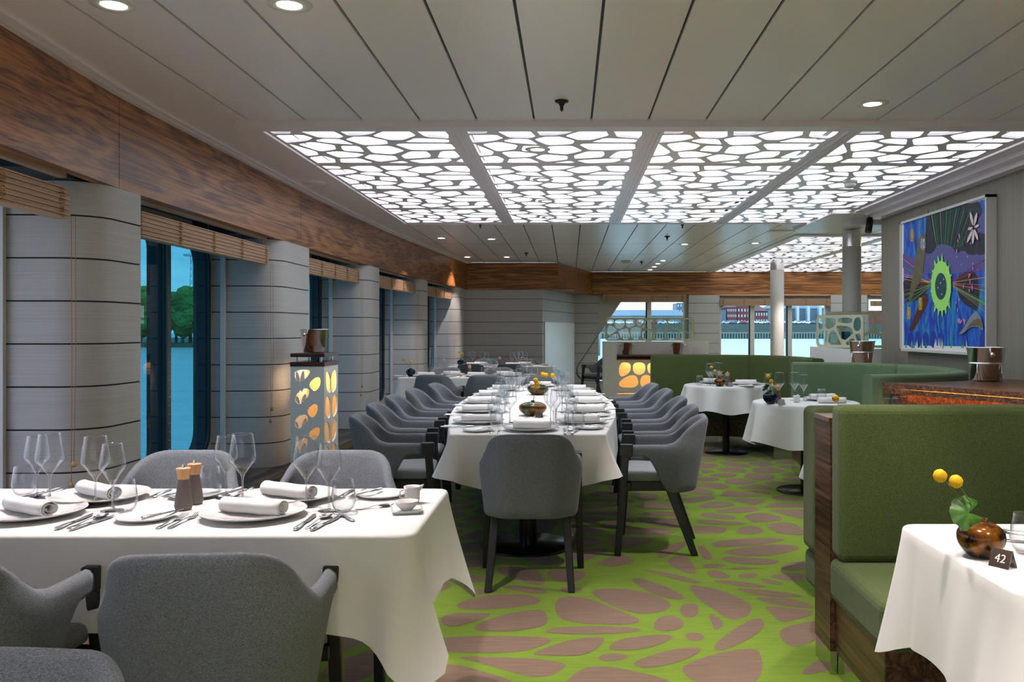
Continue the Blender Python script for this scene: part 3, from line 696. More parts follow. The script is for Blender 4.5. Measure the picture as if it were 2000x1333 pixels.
# ================================================================== CHAIRS
def chair_meshes():
    # shell: swept slab; s = arc length from the middle of the back
    ZT = [(0,.82),(.13,.819),(.18,.813),(.215,.805),(.25,.792),(.29,.768),(.33,.735),(.365,.698),(.40,.674),(.45,.664),(.70,.66)]
    ZBt = [(0,.375),(.41,.375),(.46,.40),(.505,.50),(.545,.575),(.575,.59),(.70,.592)]
    pts = []; 
    n = 40
    path = [(0,-.262),(.04,-.262),(.09,-.261)]
    for k in range(1, 13):
        t = R(90*k/12); path.append((.09+.18*math.sin(t), -.262+.19*(1-math.cos(t))))
    path += [(.2725,-.02),(.274,.04),(.275,.10),(.274,.15),(.272,.195)]
    dense = []
    for a, b in zip(path, path[1:]):
        m = max(1, int(math.hypot(b[0]-a[0], b[1]-a[1])/.016))
        for i in range(m): dense.append((a[0]+(b[0]-a[0])*i/m, a[1]+(b[1]-a[1])*i/m))
    dense.append(path[-1])
    S = [0]
    for a, b in zip(dense, dense[1:]): S.append(S[-1]+math.hypot(b[0]-a[0], b[1]-a[1]))
    full = [(-x, y, s) for (x, y), s in zip(dense, S)][::-1][:-1] + [(x, y, s) for (x, y), s in zip(dense, S)]
    rings = []; N_ = len(full)
    for i, (x, y, s) in enumerate(full):
        a = full[max(i-1,0)]; b = full[min(i+1,N_-1)]; dx, dy = b[0]-a[0], b[1]-a[1]; L = math.hypot(dx,dy); nx, ny = -dy/L, dx/L   # inward
        zt, zb = lerp(ZT, s), lerp(ZBt, s); h = .021
        if s > .60: h = .021
        ring = []
        def P(off, z):
            lo = max(0, min(1, (.80-z)/.42)); wb = max(0, min(1, -y/.2))
            k = 1 - .09*max(0, min(1, (.60-z)/.22))
            lean = .075*lo*wb
            xx = (x+nx*off)*k; yy = y+ny*off+lean
            if z > .65 and s > .10: xx *= 1-.105*min(1,(z-.65)/.06)*min(1,s/.2)     # the back narrows above the arms
            ring.append((xx, yy, z))
        for k in range(9): P(0, zb+.012+(zt-.03-zb-.012)*k/8)
        for k in range(1,6):
            t = R(180*k/6); P(h-h*math.cos(t), zt-.03+ .03*math.sin(t))
        for k in range(9): P(2*h, zt-.03-(zt-.03-zb-.012)*k/8)
        P(h*1.6, zb); P(h*.4, zb)
        rings.append(ring)
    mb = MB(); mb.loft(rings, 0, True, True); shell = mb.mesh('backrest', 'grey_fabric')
    # seat cushion
    mb = MB(); rings = []
    for z, e in ((.437,-.012),(.445,0),(.475,.004),(.490,-.002),(.498,-.016),(.500,-.05)):
        rings.append([(a*(.70+.30*max(0,min(1,(b+.17)/.30))),b,z) for a,b in rrect(-.236-e,.236+e,-.165-e,.272+e,.06,6)])
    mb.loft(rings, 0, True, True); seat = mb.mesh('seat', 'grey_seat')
    mb = MB(); mb.hexa([(-.165,-.15,.375),(.165,-.15,.375),(.215,.245,.375),(-.215,.245,.375)], [(-.165,-.15,.436),(.165,-.15,.436),(.215,.245,.436),(-.215,.245,.436)]); frame = mb.mesh('seat_frame', 'black_wood', .006)
    def leg(sx, front):
        mb = MB()
        if front:
            mb.box(min(sx*.229,sx*.275), max(sx*.229,sx*.275), .196,.272,.592,.664)
            mb.hexa([(sx*.268-.019,.265,0),(sx*.268+.019,.265,0),(sx*.268+.019,.305,0),(sx*.268-.019,.305,0)], [(sx*.252-.021,.215,.60),(sx*.252+.021,.215,.60),(sx*.252+.021,.262,.60),(sx*.252-.021,.262,.60)])
            mb.box(min(sx*.20,sx*.248), max(sx*.20,sx*.248), .205,.24,.385,.43)
        else:
            mb.hexa([(sx*.215-.018,-.195,0),(sx*.215+.018,-.195,0),(sx*.215+.018,-.152,0),(sx*.215-.018,-.152,0)], [(sx*.185-.022,-.055,.40),(sx*.185+.022,-.055,.40),(sx*.185+.022,.005,.40),(sx*.185-.022,.005,.40)])
        return mb.mesh('leg', 'black_wood', .005)
    L = [leg(1,True), leg(-1,True), leg(1,False), leg(-1,False)]
    return ('dining_armchair', None, [('backrest', shell), ('seat', seat), ('seat_frame', frame)] + [('leg', l) for l in L])
CH = chair_meshes()
def chair(x, y, deg, label, group=None): return inst(CH, label, 'chair', (x, y, .0014), R(deg), group)
g = 'grey tub dining armchairs'
chair(-.925, 2.30, 5, 'grey armchair, back to us, on the camera side of the front table, aisle end', g)
chair(-1.63, 2.30, 2, 'grey armchair cut by the picture edge, camera side of the front table, window end', g)
chair(-.92, 1.21, 176, 'grey armchair top cropped at the bottom corner, behind the front table chairs', g)
chair(-.99, 3.60, 180, 'grey armchair facing us across the front table, aisle end', g)
chair(-1.66, 3.60, 180, 'grey armchair facing us across the front table, beside the blue window', g)
chair(-.204, 4.655, 0, 'grey armchair at the near head of the long table, back to us', g)
od = ['first','second','third','fourth','fifth']
for i, (y, x) in enumerate(((5.52,-1.12),(6.33,-1.2),(7.1,-1.225),(7.85,-1.2),(8.65,-1.13))):
    chair(x, y, -90 - (i-2)*3, 'grey armchair on the window side of the long table, %s from its front end' % od[i], g)
for i, (y, x) in enumerate(((5.44,.60),(6.15,.645),(6.95,.67),(7.85,.66),(8.66,.615))):
    chair(x, y, 90 + (i-2)*3, 'grey armchair on the aisle side of the long table, %s from its front end' % od[i], g)
chair(-.33, 9.95, 180, 'grey armchair at the far head of the long table, facing us', g)
chair(-1.60, 10.52, -8, 'dark armchair, back to us, at the second window table, window end', g)
chair(-.99, 10.52, 0, 'dark armchair, back to us, at the second window table, aisle end', g)
chair(-1.75, 12.15, 180, 'dark armchair beyond the second window table, window end', g)
chair(-1.0, 12.15, 180, 'dark armchair beyond the second window table, aisle end', g)
chair(-1.55, 13.85, 0, 'dark armchair, back to us, at the table against the end wall, window end', g)
chair(-.93, 13.85, 0, 'dark armchair, back to us, at the table against the end wall, aisle end', g)
chair(-1.5, 15.55, 180, 'dark armchair against the panelled end wall, window end', g)
chair(-.75, 15.55, 180, 'dark armchair against the panelled end wall, aisle end', g)
chair(.62, 17.2, 125, 'dark armchair by the slanted end window behind the service station', g)

# ================================================================== TABLES AND CLOTHS
def cloth_mesh(outline, corners, drop, zt=.75, flare=.05, fold=.012, nf=5, cflare=.10, cdrop=.13, cw=.13, seed=0, hang=None, roll=.014):
    """outline: closed list of (x, y) anticlockwise; corners: arc positions of corners; hang(s, p): extra drop"""
    rnd = random.Random(seed); n = len(outline); S = [0]
    for i in range(n): a, b = outline[i], outline[(i+1)%n]; S.append(S[-1]+math.hypot(b[0]-a[0], b[1]-a[1]))
    Ltot = S[-1]; cs = [S[i] for i in corners]; ph = [rnd.uniform(0, 2*PI) for _ in range(6)]
    nrm = []
    for i in range(n):
        a, b = outline[i-1], outline[(i+1)%n]; dx, dy = b[0]-a[0], b[1]-a[1]; L = math.hypot(dx,dy) or 1; nrm.append((dy/L, -dx/L))
    prof = [(-.03,0,0),(-.012,0,0)] + [(-.012+roll*math.sin(R(q)), roll*(1-math.cos(R(q))), 0) for q in (25,50,75)]
    K = 12; rings = []
    for o, dz, _ in prof: rings.append([(p[0]+q[0]*o, p[1]+q[1]*o, zt-dz) for p, q in zip(outline, nrm)])
    for k in range(1, K+1):
        t = k/K; ring = []
        for i, (p, q) in enumerate(zip(outline, nrm)):
            s = S[i]; cd_ = min([min(abs(s-c), Ltot-abs(s-c)) for c in cs] or [9])
            cc = math.exp(-(cd_/cw)**2); dp = drop + cdrop*math.exp(-(cd_/(cw*.8))**1.3) + (hang(p) if hang else 0)
            wv = sum(math.sin(2*PI*(nf+j*2)*s/Ltot + ph[j])*(1/(1+j*.5)) for j in range(3))
            wv2 = math.sin(2*PI*s/.23+ph[4])*math.exp(-((cd_-.17)/.10)**2)
            off = roll-.012 + flare*t*.6 + fold*t**1.1*wv + cflare*cc*t**1.2 - .022*t**.8*math.exp(-((cd_-.12)/.05)**2) + .008*t*wv2
            tx, ty = -q[1], q[0]
            sw = .012*t*math.sin(2*PI*s/.31+ph[5])
            ring.append((p[0]+q[0]*off+tx*sw, p[1]+q[1]*off+ty*sw, zt-roll-(dp-roll)*t*(1-.02*wv)))
        rings.append(ring)
    mb = MB(); nn = n
    mb.loft([[Vector(p) for p in r_] for r_ in rings], 0, True, False)
    mb.f.append(list(range(nn))); mb.m.append(0); mb.sm.append(True)
    return mb
def rect_outline(x0, x1, y0, y1, r=.045, step=.02):
    base = rrect(x0, x1, y0, y1, r, 3); out = []; corner = []
    for i in range(len(base)):
        a, b = base[i], base[(i+1)%len(base)]; L = math.hypot(b[0]-a[0], b[1]-a[1]); m = max(1, int(L/step))
        if i % 4 == 1: corner.append(len(out))
        for k in range(m): out.append((a[0]+(b[0]-a[0])*k/m, a[1]+(b[1]-a[1])*k/m))
    return out, corner
mb = MB(); mb.lathe([(.001,.018),(.285,.018),(.29,.012),(.29,0)], 40); mb_base = mb
def table(name, label, outline, pedestals, zt=.745, rd=.24, col_r=.04, group=None, mt='base_metal'):
    c = (sum(p[0] for p in outline)/len(outline), sum(p[1] for p in outline)/len(outline))
    o = root(name, label, 'table', (c[0], c[1], .0014), 0, group)
    MB().prism([(x-c[0], y-c[1]) for x, y in outline], zt-.035, zt-.003).obj('table_top', 'cabinet_wood', o)
    for (x, y) in pedestals:
        b = MB().lathe([(.001,.016),(rd-.01,.014),(rd,.008),(rd,0),(.001,0)], 40, (x-c[0], y-c[1], 0)).obj('base', mt, o)
        MB().lathe([(col_r,.014),(col_r,zt-.035)], 20, (x-c[0], y-c[1], 0)).obj('column', mt, o)
    return o
def shrink(o, d):
    cx = sum(p[0] for p in o)/len(o); cy = sum(p[1] for p in o)/len(o)
    out = []
    n = len(o)
    for i, p in enumerate(o):
        a, b = o[i-1], o[(i+1)%n]; dx, dy = b[0]-a[0], b[1]-a[1]; L = math.hypot(dx,dy) or 1
        out.append((p[0]-dy/L*d, p[1]+dx/L*d))
    return out
TT = 'white linen tablecloth '
# front table
ol, cr_ = rect_outline(-2.42, -.455, 2.54, 3.30)
table('dining_table', 'rectangular dining table hidden under the front white cloth', shrink(ol, .02), [(-1.9,2.92),(-.95,2.92)])
tag(cloth_mesh(ol, cr_, .275, flare=.035, fold=.008, nf=3, cflare=.085, cdrop=.15, cw=.11, seed=3).obj('tablecloth', 'linen'), TT+'on the front table, long corners hanging towards the aisle', 'tablecloth', 'white tablecloths')
# long boat-shaped table
ol = []; LY0, LY1 = 5.0, 9.4
def lhw(y): return .448+.185*math.sin(PI*(y-LY0)/(LY1-LY0))
def lcx(y): return -.242-.016*(y-LY0)
m = 120
right = [(lcx(y)+lhw(y), y) for y in [LY0+(LY1-LY0)*i/m for i in range(m+1)]]
left = [(lcx(y)-lhw(y), y) for y in [LY1-(LY1-LY0)*i/m for i in range(m+1)]]
ends = lambda a, b, k: [(a[0]+(b[0]-a[0])*i/k, a[1]+(b[1]-a[1])*i/k) for i in range(1,k)]
ol = right + ends(right[-1], left[0], 30) + left + ends(left[-1], right[0], 30)
cidx = [0, m, m+30, m+30+m]
table('dining_table', 'long boat-shaped dining table under white linen in the middle of the room', shrink(ol, .02), [(-.26,5.45),(-.29,8.5)], rd=.29, col_r=.055)
tag(cloth_mesh(ol, cidx, .26, flare=.03, fold=.006, nf=9, cflare=.10, cdrop=-.03, cw=.14, seed=5,
    hang=lambda p: .13*max(0, 1-abs(p[0]-lcx(LY0))/.45)*(1 if p[1] < LY0+.02 or p[1] > LY1-.02 else 0)).obj('tablecloth', 'linen'), TT+'on the long boat-shaped table', 'tablecloth', 'white tablecloths')
# back-left tables
for (x0,x1,y0,y1,nm,sd) in ((-2.17,-.45,10.95,11.70,'second window',6),(-2.0,-.30,14.28,15.02,'end wall',7)):
    ol, cr_ = rect_outline(x0,x1,y0,y1, step=.04)
    table('dining_table', 'rectangular dining table under the cloth, %s table' % nm, shrink(ol,.02), [(x0+.45,(y0+y1)/2),(x1-.45,(y0+y1)/2)])
    tag(cloth_mesh(ol, cr_, .30, flare=.05, fold=.008, nf=3, cflare=.09, cdrop=.12, cw=.12, seed=sd).obj('tablecloth', 'linen'), TT+'on the %s table' % nm, 'tablecloth', 'white tablecloths')
# round tables
def circ(cx, cy, r, n=150): return [(cx+r*math.cos(2*PI*i/n), cy+r*math.sin(2*PI*i/n)) for i in range(n)]
def round_cloth(cx, cy, r, drop, nf, seed, lab, amp=.038):
    rnd = random.Random(seed); o = circ(0,0,r); n = len(o); ph = rnd.uniform(0,6); ph2 = rnd.uniform(0,6); rings = []
    for rr, dz in ((r-.03,0),(r-.01,0),(r+.002,.004),(r+.008,.014)): rings.append([(math.cos(2*PI*i/n)*rr, math.sin(2*PI*i/n)*rr, .75-dz) for i in range(n)])
    for k in range(1, 13):
        t = k/12; ring = []
        for i in range(n):
            a = 2*PI*i/n; w = math.cos(nf*a+ph+.9*math.sin(2*a+ph2)); w = math.copysign(abs(w)**.8, w)
            rad = r+.008+.035*t+amp*t**.9*w
            ring.append((rad*math.cos(a), rad*math.sin(a), .736-(drop-.014)*t*(1-.05*w+.05*math.sin(4*a+ph))))
        rings.append(ring)
    mb = MB(); mb.loft(rings, 0, True, False); mb.f.append(list(range(n))); mb.m.append(0); mb.sm.append(True)
    tag(mb.obj('tablecloth', 'linen', loc=(cx,cy,0)), TT+lab, 'tablecloth', 'white tablecloths')
table('round_table', 'far round pedestal table under wavy white cloth in the curved green booth', circ(1.72,9.56,.43,40), [(1.72,9.56)], col_r=.038)
round_cloth(1.72, 9.56, .45, .27, 10, 4, 'hanging in waves on the far round table', .046)
table('round_table', 'nearer round pedestal table under a long white cloth in the light green booth', circ(1.98,7.3,.41,40), [(1.98,7.3)], mt='base_metal')
round_cloth(1.98, 7.3, .43, .34, 8, 9, 'with deep folds on the nearer round booth table', .06)
table('round_table', 'small table mostly hidden behind the tall green bench', circ(1.72,4.72,.36,40), [(1.72,4.72)], rd=.2)
round_cloth(1.72, 4.72, .38, .22, 8, 12, 'on the table hidden behind the tall green bench')
ol, cr_ = rect_outline(1.02, 1.95, 1.98, 2.70)
table('dining_table', 'square table carrying the number tent, in front of the green bench', shrink(ol,.02), [(1.5,2.35)])
tag(cloth_mesh(ol, cr_, .31, flare=.05, fold=.010, nf=3, cflare=.05, cdrop=.11, cw=.12, seed=21).obj('tablecloth', 'linen'), TT+'on the table with the number tent', 'tablecloth', 'white tablecloths')

# ================================================================== TABLEWARE
def wine(h, rb, rr, zs, fr):
    mb = MB(); w = .0014
    prof = [(.004,zs),(.014,zs+.008),(rb*.62,zs+.029),(rb*.92,zs+.045),(rb,zs+.054),(rb*.985,zs+.066),(rb*.90,zs+.066+(h-zs-.066)*.45),(rr,h)]
    mb.lathe(prof, 28)
    mb.lathe([(rr-.0009,h-.0008),(rr-.0004,h+.0008),(rr+.0007,h+.0006),(rr+.0008,h-.0008)], 28, m=1)
    mb.lathe([(.001,zs+.003),(.013,zs+.0095),(rb*.60,zs+.0302),(rb*.88,zs+.0445)], 28, m=0)
    bowl = mb.mesh('bowl', ['drink_glass','stem_glass'])
    mb = MB(); mb.lathe([(.0095,.004),(.0048,.010),(.0038,.03),(.0036,zs-.02),(.0052,zs-.006),(.010,zs+.004)], 14); stem = mb.mesh('stem', 'stem_glass')
    mb = MB(); mb.lathe([(.001,.006),(.012,.004),(fr,.0012),(fr,0),(.001,0)], 28); foot = mb.mesh('foot', 'stem_glass')
    # thin rim line
    return bowl, stem, foot
b_, s_, f_ = wine(.238, .0455, .0345, .097, .039); WBIG = ('wine_glass', None, [('bowl', b_), ('stem', s_), ('foot', f_)])
b_, s_, f_ = wine(.222, .0405, .030, .093, .036); WSML = ('wine_glass', None, [('bowl', b_), ('stem', s_), ('foot', f_)])
mb = MB(); mb.lathe([(.001,.006),(.024,.008),(.034,.018),(.0395,.034),(.040,.045),(.037,.075),(.031,.108),(.0302,.108),(.036,.075),(.039,.045),(.033,.016),(.023,.004),(.020,0),(.001,0)], 28)
TUM = ('tumbler', mb.mesh('tumbler', 'drink_glass'))
mb = MB(); mb.lathe([(.001,.004),(.075,.005),(.092,.009),(.158,.021),(.165,.024),(.166,.0225),(.160,.018),(.10,.004),(.085,0),(.001,0)], 48); PLA = ('dinner_plate', mb.mesh('dinner_plate', 'china'))
mb = MB(); mb.lathe([(.001,.003),(.05,.004),(.086,.013),(.090,.0145),(.088,.011),(.055,0),(.001,0)], 36); SPL = ('side_plate', mb.mesh('side_plate', 'china'))
def knife(L, name):
    mb = MB(); h = L*.46; rings = []
    for y, w, t in ((-L/2,.004,.003),(-L/2+.006,.0085,.0055),(-L/2+.04,.0085,.005),(-L/2+h*.7,.006,.004),(-L/2+h,.005,.003)):
        rings.append([(w*math.cos(2*PI*k/10), y, .005+t*math.sin(2*PI*k/10)) for k in range(10)])
    mb.loft(rings)
    e = L/2; y0 = -L/2+h
    p = [(-.004,y0),(.006,y0),(.010,y0+.02),(.0105,e-.035),(.004,e-.006),(-.003,e),(-.0055,e-.02)]
    mb.prism(p, .0044, .0058); return (name, mb.mesh(name, 'steel'))
KNI = knife(.225, 'table_knife'); KN2 = knife(.205, 'fish_knife'); BKN = knife(.165, 'butter_knife')
def fork(L, name):
    mb = MB(); rings = []
    for y, w, z in ((-L/2,.004,.002),(-L/2+.01,.0085,.002),(-L/2+.05,.006,.004),(-.01,.0035,.008),(L/2-.075,.004,.008),(L/2-.06,.0105,.005),(L/2-.045,.012,.004)):
        rings.append([(-w,y,z),(w,y,z),(w,y,z+.0018),(-w,y,z+.0018)])
    mb.loft(rings)
    for k in range(4):
        x = -.0102+.0068*k
        mb.loft([[(x-.0016,L/2-.047,.004),(x+.0016,L/2-.047,.004),(x+.0016,L/2-.047,.0056),(x-.0016,L/2-.047,.0056)],
                 [(x-.0016,L/2-.02,.005),(x+.0016,L/2-.02,.005),(x+.0016,L/2-.02,.0066),(x-.0016,L/2-.02,.0066)],
                 [(x-.0008,L/2,.010),(x+.0008,L/2,.010),(x+.0008,L/2,.0112),(x-.0008,L/2,.0112)]])
    return (name, mb.mesh(name, 'steel'))
FRK = fork(.20, 'dinner_fork'); FK2 = fork(.185, 'fish_fork'); FK3 = fork(.15, 'dessert_fork')
def spoon(L, bw, name):
    mb = MB(); rings = []
    for y, w, z in ((-L/2,.004,.002),(-L/2+.01,.008,.002),(-L/2+.05,.005,.004),(0,.003,.009),(L/2-.055,.0032,.008)):
        rings.append([(w*math.cos(2*PI*k/8), y, z+.0012*math.sin(2*PI*k/8)) for k in range(8)])
    mb.loft(rings); vs = []; n = 16; m = 5; cy = L/2-.029
    for j in range(m+1):
        r = j/m
        for k in range(n):
            a = 2*PI*k/n; vs.append((bw*r*math.sin(a), cy+.029*r*math.cos(a), .0015+.0075*r*r))
    fs = [(j*n+k, j*n+(k+1)%n, (j+1)*n+(k+1)%n, (j+1)*n+k) for j in range(m) for k in range(n)]
    mb.add(vs, fs, 0, True); mb.add([(x,y,z-.0012) for x,y,z in vs], [f[::-1] for f in fs], 0, True)
    return (name, mb.mesh(name, 'steel'))
SPO = spoon(.185, .019, 'soup_spoon'); DSP = spoon(.155, .015, 'dessert_spoon'); TSP = spoon(.135, .012, 'teaspoon')
def napkin():
    mb = MB(); L = .115; rings = []
    # spiral cross-section, slightly flattened, with the loose end lying on the plate
    sp = []
    for k in range(46):
        a = 2*PI*k/20+PI*.9; r = .0085+.0155*k/45*1.05
        sp.append((r*1.12*math.cos(a), .0225+r*.92*math.sin(a)))
    outer = sp; inner = [(x*.93, .0225+(z-.0225)*.93) for x, z in sp][::-1]
    ring2 = outer + inner
    for i in range(9):
        y = -L+2*L*i/8; sag = .0006*math.sin(i*1.7)
        rings.append([(x+sag, y, z+sag) for x, z in ring2])
    mb.loft(rings, 0, True, True)
    # folded edge flap
    mb.hexa([(.01,-L+.004,.0004),(.034,-L+.004,.0004),(.034,L-.006,.0004),(.01,L-.006,.0004)], [(.01,-L+.004,.004),(.033,-L+.004,.0025),(.033,L-.006,.0025),(.01,L-.006,.004)])
    mb.lathe([(.001,0),(.0001,0)], 3)
    mb.v = [(x*1.16, y*.98, z*1.16) for x,y,z in mb.v]
    return ('rolled_napkin', mb.mesh('rolled_napkin', 'napkin_cloth'))
NAP = napkin()
def mill():
    mb = MB(); prof = []; K = 34
    for k in range(K+1):
        z = .004+.098*k/K; r = .0295-.0135*(k/K)**1.25
        if k < 3: r -= .003*(3-k)/3
        prof += [(r-.0009, z), (r+.0005, z+.0012)]
    mb.lathe([(.001,0),(.024,0)]+prof+[(.001,.103)], 28); body = mb.mesh('body', 'mill_body')
    mb = MB(); mb.lathe([(.001,.103),(.0185,.103),(.0190,.112),(.0205,.126),(.0232,.137),(.0225,.139),(.001,.140)], 28); cap = mb.mesh('cap', 'mill_wood')
    mb = MB(); mb.lathe([(.0045,.139),(.0045,.150),(.004,.152),(.001,.152)], 14); kn = mb.mesh('knob', 'steel')
    return ('pepper_mill', None, [('body', body, [], 'grey ribbed body'), ('cap', cap, [], 'pale wood cap'), ('knob', kn, [], 'metal knob')])
MIL = mill()
def vase(m, r, h, nk): 
    mb = MB(); prof = [(.001,.0),(r*.42,.0),(r*.62,h*.10),(r*.90,h*.32),(r,h*.55),(r*.93,h*.76),(r*.66,h*.93),(nk*1.1,h),(nk,h+.003),(nk*1.15,h+.009),(nk*.9,h+.008),(nk*.8,h)]
    mb.lathe(chaikin(prof,1,False), 36); return ('vase', mb.mesh('vase', m))
VBR = vase('vase_bronze', .062, .088, .014); VAM = vase('vase_amber', .10, .098, .012); VGR = vase('vase_green', .062, .098, .014)
def flower(path, hr=.0175, name='billy_button'):
    mb = MB(); mb.tube(path, .0016, 6); st = mb.mesh('stem', 'stalk')
    mb = MB(); p = path[-1]; mb.sphere(p, hr, 18, 12); 
    rnd = random.Random(5); mb.v = [tuple(Vector(p)+(Vector(q)-Vector(p))*(1+rnd.uniform(-.05,.05))) for q in mb.v]; hd = mb.mesh('head', 'billy')
    return (name, None, [('head', hd), ('stem', st)])
def leafkit(r=.045):
    mb = MB(); n = 26; vs = [(0,0,0)]; 
    for j in (1,2,3):
        for k in range(n):
            a = R(25+310*k/(n-1)); rr = r*j/3*(1+(.07*math.sin(k*1.9) if j == 3 else 0)); vs.append((rr*math.cos(a), rr*math.sin(a)*.95, .003*math.cos(7*a)*(j/3)**2-.008*(j/3)**2))
    fs = [(0,1+k,2+k) for k in range(n-1)] + [(1+j*n+k, 1+(j+1)*n+k, 2+(j+1)*n+k, 2+j*n+k) for j in (0,1) for k in range(n-1)]
    mb.add(vs, fs, 0, True); mb.add([(x,y,z-.0008) for x,y,z in vs], [f[::-1] for f in fs], 0, True); return ('leaf', mb.mesh('leaf', 'leaf_green'))
LEAF = leafkit()
def tent(num):
    mb = MB(); w, h, t = .027, .044, .0015
    mb.hexa([(-w,-.02,0),(w,-.02,0),(w,-.018,0),(-w,-.018,0)], [(-w,-.001,h),(w,-.001,h),(w,.0005,h),(-w,.0005,h)])
    mb.hexa([(-w,.018,0),(w,.018,0),(w,.02,0),(-w,.02,0)], [(-w,-.0005,h),(w,-.0005,h),(w,.001,h),(-w,.001,h)])
    plate = mb.mesh('plate', 'chrome'); parts = [('plate', plate)]
    if num:
        cu = bpy.data.curves.new('number', 'FONT'); cu.body = num; cu.size = .030; cu.extrude = .0002; cu.align_x = 'CENTER'; cu.align_y = 'CENTER'
        to = bpy.data.objects.new('number_source', cu); COL.objects.link(to); bpy.context.view_layer.update()
        me = bpy.data.meshes.new_from_object(to.evaluated_get(bpy.context.evaluated_depsgraph_get())); bpy.data.objects.remove(to)
        me.materials.clear(); me.materials.append(MATS['lamp_white'])
        M = Matrix.Translation((0,-.0112,.0215)) @ Matrix.Rotation(R(66), 4, 'X'); me.transform(M); parts.append(('number', me))
    return ('table_number', None, parts)
TEN = tent('42'); TE0 = tent('')
mb = MB(); mb.lathe([(.001,.002),(.022,.002),(.026,.01),(.027,.045),(.030,.058),(.0285,.058),(.0255,.045),(.024,.012),(.001,.008)], 24)
mb.tube([(-.026,0,.048),(-.042,0,.042),(-.043,0,.022),(-.026,0,.014)], .003, 8); mb.hexa([(.022,-.008,.040),(.03,-.006,.044),(.03,.006,.044),(.022,.008,.040)], [(.026,-.010,.058),(.040,-.004,.062),(.040,.004,.062),(.026,.010,.058)])
JUG = ('creamer_jug', mb.mesh('creamer_jug', 'china'))
mb = MB(); mb.loft([[(a,b,z) for a,b in rrect(-s,s,-s,s,.012,3)] for s, z in ((.036,0),(.040,.002),(.050,.010),(.0505,.012),(.044,.008),(.036,.0045))]); SQD = ('square_saucer', mb.mesh('square_saucer', 'china'))
mb = MB(); mb.lathe([(.001,.003),(.018,.003),(.034,.020),(.039,.033),(.0375,.033),(.032,.020),(.016,.008),(.001,.007)], 28); BWL = ('sauce_bowl', mb.mesh('sauce_bowl', 'china'))
mb = MB(); mb.lathe([(.001,.0),(.020,0),(.021,.030),(.001,.031)], 16); mb.lathe([(.007,.030),(.008,.048),(.006,.05),(.001,.05)], 12); SHK = ('salt_cellar', mb.mesh('salt_cellar', 'drink_glass'))

Z = .7502
def setting(cx, cy, deg, where, full=2, mirror=False, nap=None, rnd=None, glass=None, no=()):
    """one place: diner sits on local -Y. full 2 = everything, 1 = plate, napkin, glasses, a little cutlery"""
    rnd = rnd or random.Random(int(abs(cx*97+cy*31))); a = R(deg); c, s = math.cos(a), math.sin(a)
    def P(kit, dx, dy, label, cat, gr, da=0, dz=0, sc=None):
        if kit[0] in no: return None
        dx += rnd.uniform(-.005,.005); dy += rnd.uniform(-.005,.005)
        return inst(kit, label, cat, (cx+c*dx-s*dy, cy+s*dx+c*dy, Z+dz), a+R(da+rnd.uniform(-3,3)), gr, sc=sc)
    P(PLA, 0, 0, 'round white dinner plate at ' + where, 'plate', 'dinner plates')
    P(NAP, 0, 0, 'rolled white napkin at ' + where, 'napkin', 'rolled napkins', nap if nap is not None else 78, .0085)
    G = glass or ((.125,.155),(.215,.09),(.275,.065))
    P(WBIG, G[0][0], G[0][1], 'large wine glass at ' + where, 'wine glass', 'wine glasses')
    P(WSML, G[1][0], G[1][1], 'smaller wine glass at ' + where, 'wine glass', 'wine glasses')
    P(TUM, G[2][0], G[2][1], 'stemless water glass at ' + where, 'tumbler', 'water tumblers')
    P(SPL, -.32, -.05, 'small side plate at ' + where, 'plate', 'side plates')
    P(BKN, -.275, -.04, 'butter knife on side plate, ' + where, 'knife', 'butter knives', -22, .013)
    P(FRK, -.183, -.08, 'inner fork at ' + where, 'fork', 'forks')
    P(KNI, .198, -.09, 'inner knife at ' + where, 'knife', 'table knives', 4)
    if full > 1:
        P(FK2, -.222, -.09, 'outer fork at ' + where, 'fork', 'forks', -4)
        P(SPO, .232, -.09, 'soup spoon at ' + where, 'spoon', 'soup spoons', -6)
        P(KN2, .262, -.11, 'outer knife at ' + where, 'knife', 'table knives', -8)
        P(DSP, .02, .195, 'dessert spoon above the plate at ' + where, 'spoon', 'dessert spoons', 80)
# front table
setting(-1.015, 2.80, 0, 'the front table, camera side, aisle end', nap=72, no=('dessert_spoon',))
setting(-1.735, 2.80, 0, 'the front table, camera side, window end', nap=62, no=('dessert_spoon',))
SN = 4
GL = ((.14,.05),(.235,-.03),(.30,-.06))
setting(-.995, 3.08, 180, 'the front table, far side, aisle end', nap=62+180, glass=GL, no=('dessert_spoon',))
setting(-1.667, 3.08, 180, 'the front table, far side, window end', nap=52+180, glass=GL, no=('dessert_spoon',))
inst(MIL, 'pepper mill with grey ribbed body, in front of its twin on the front table', 'pepper mill', (-1.288,2.905,Z), 0, 'grinders')
inst(MIL, 'salt mill with grey ribbed body, behind its twin on the front table', 'salt mill', (-1.292,3.0,Z), .4, 'grinders')
inst(SQD, 'small square white saucer at the aisle end of the front table', 'saucer', (-.535,2.865,Z), .2)
inst(BWL, 'small round white bowl on the square saucer', 'bowl', (-.535,2.865,Z+.0045))
inst(JUG, 'small white milk jug behind the square saucer', 'jug', (-.545,3.02,Z), .3)
inst(TSP, 'teaspoon pointing at the square saucer', 'spoon', (-.655,2.93,Z), R(-60))
inst(FK3, 'dessert fork lying aslant beside the water glass, aisle end of the front table', 'fork', (-.72,2.78,Z), R(38))
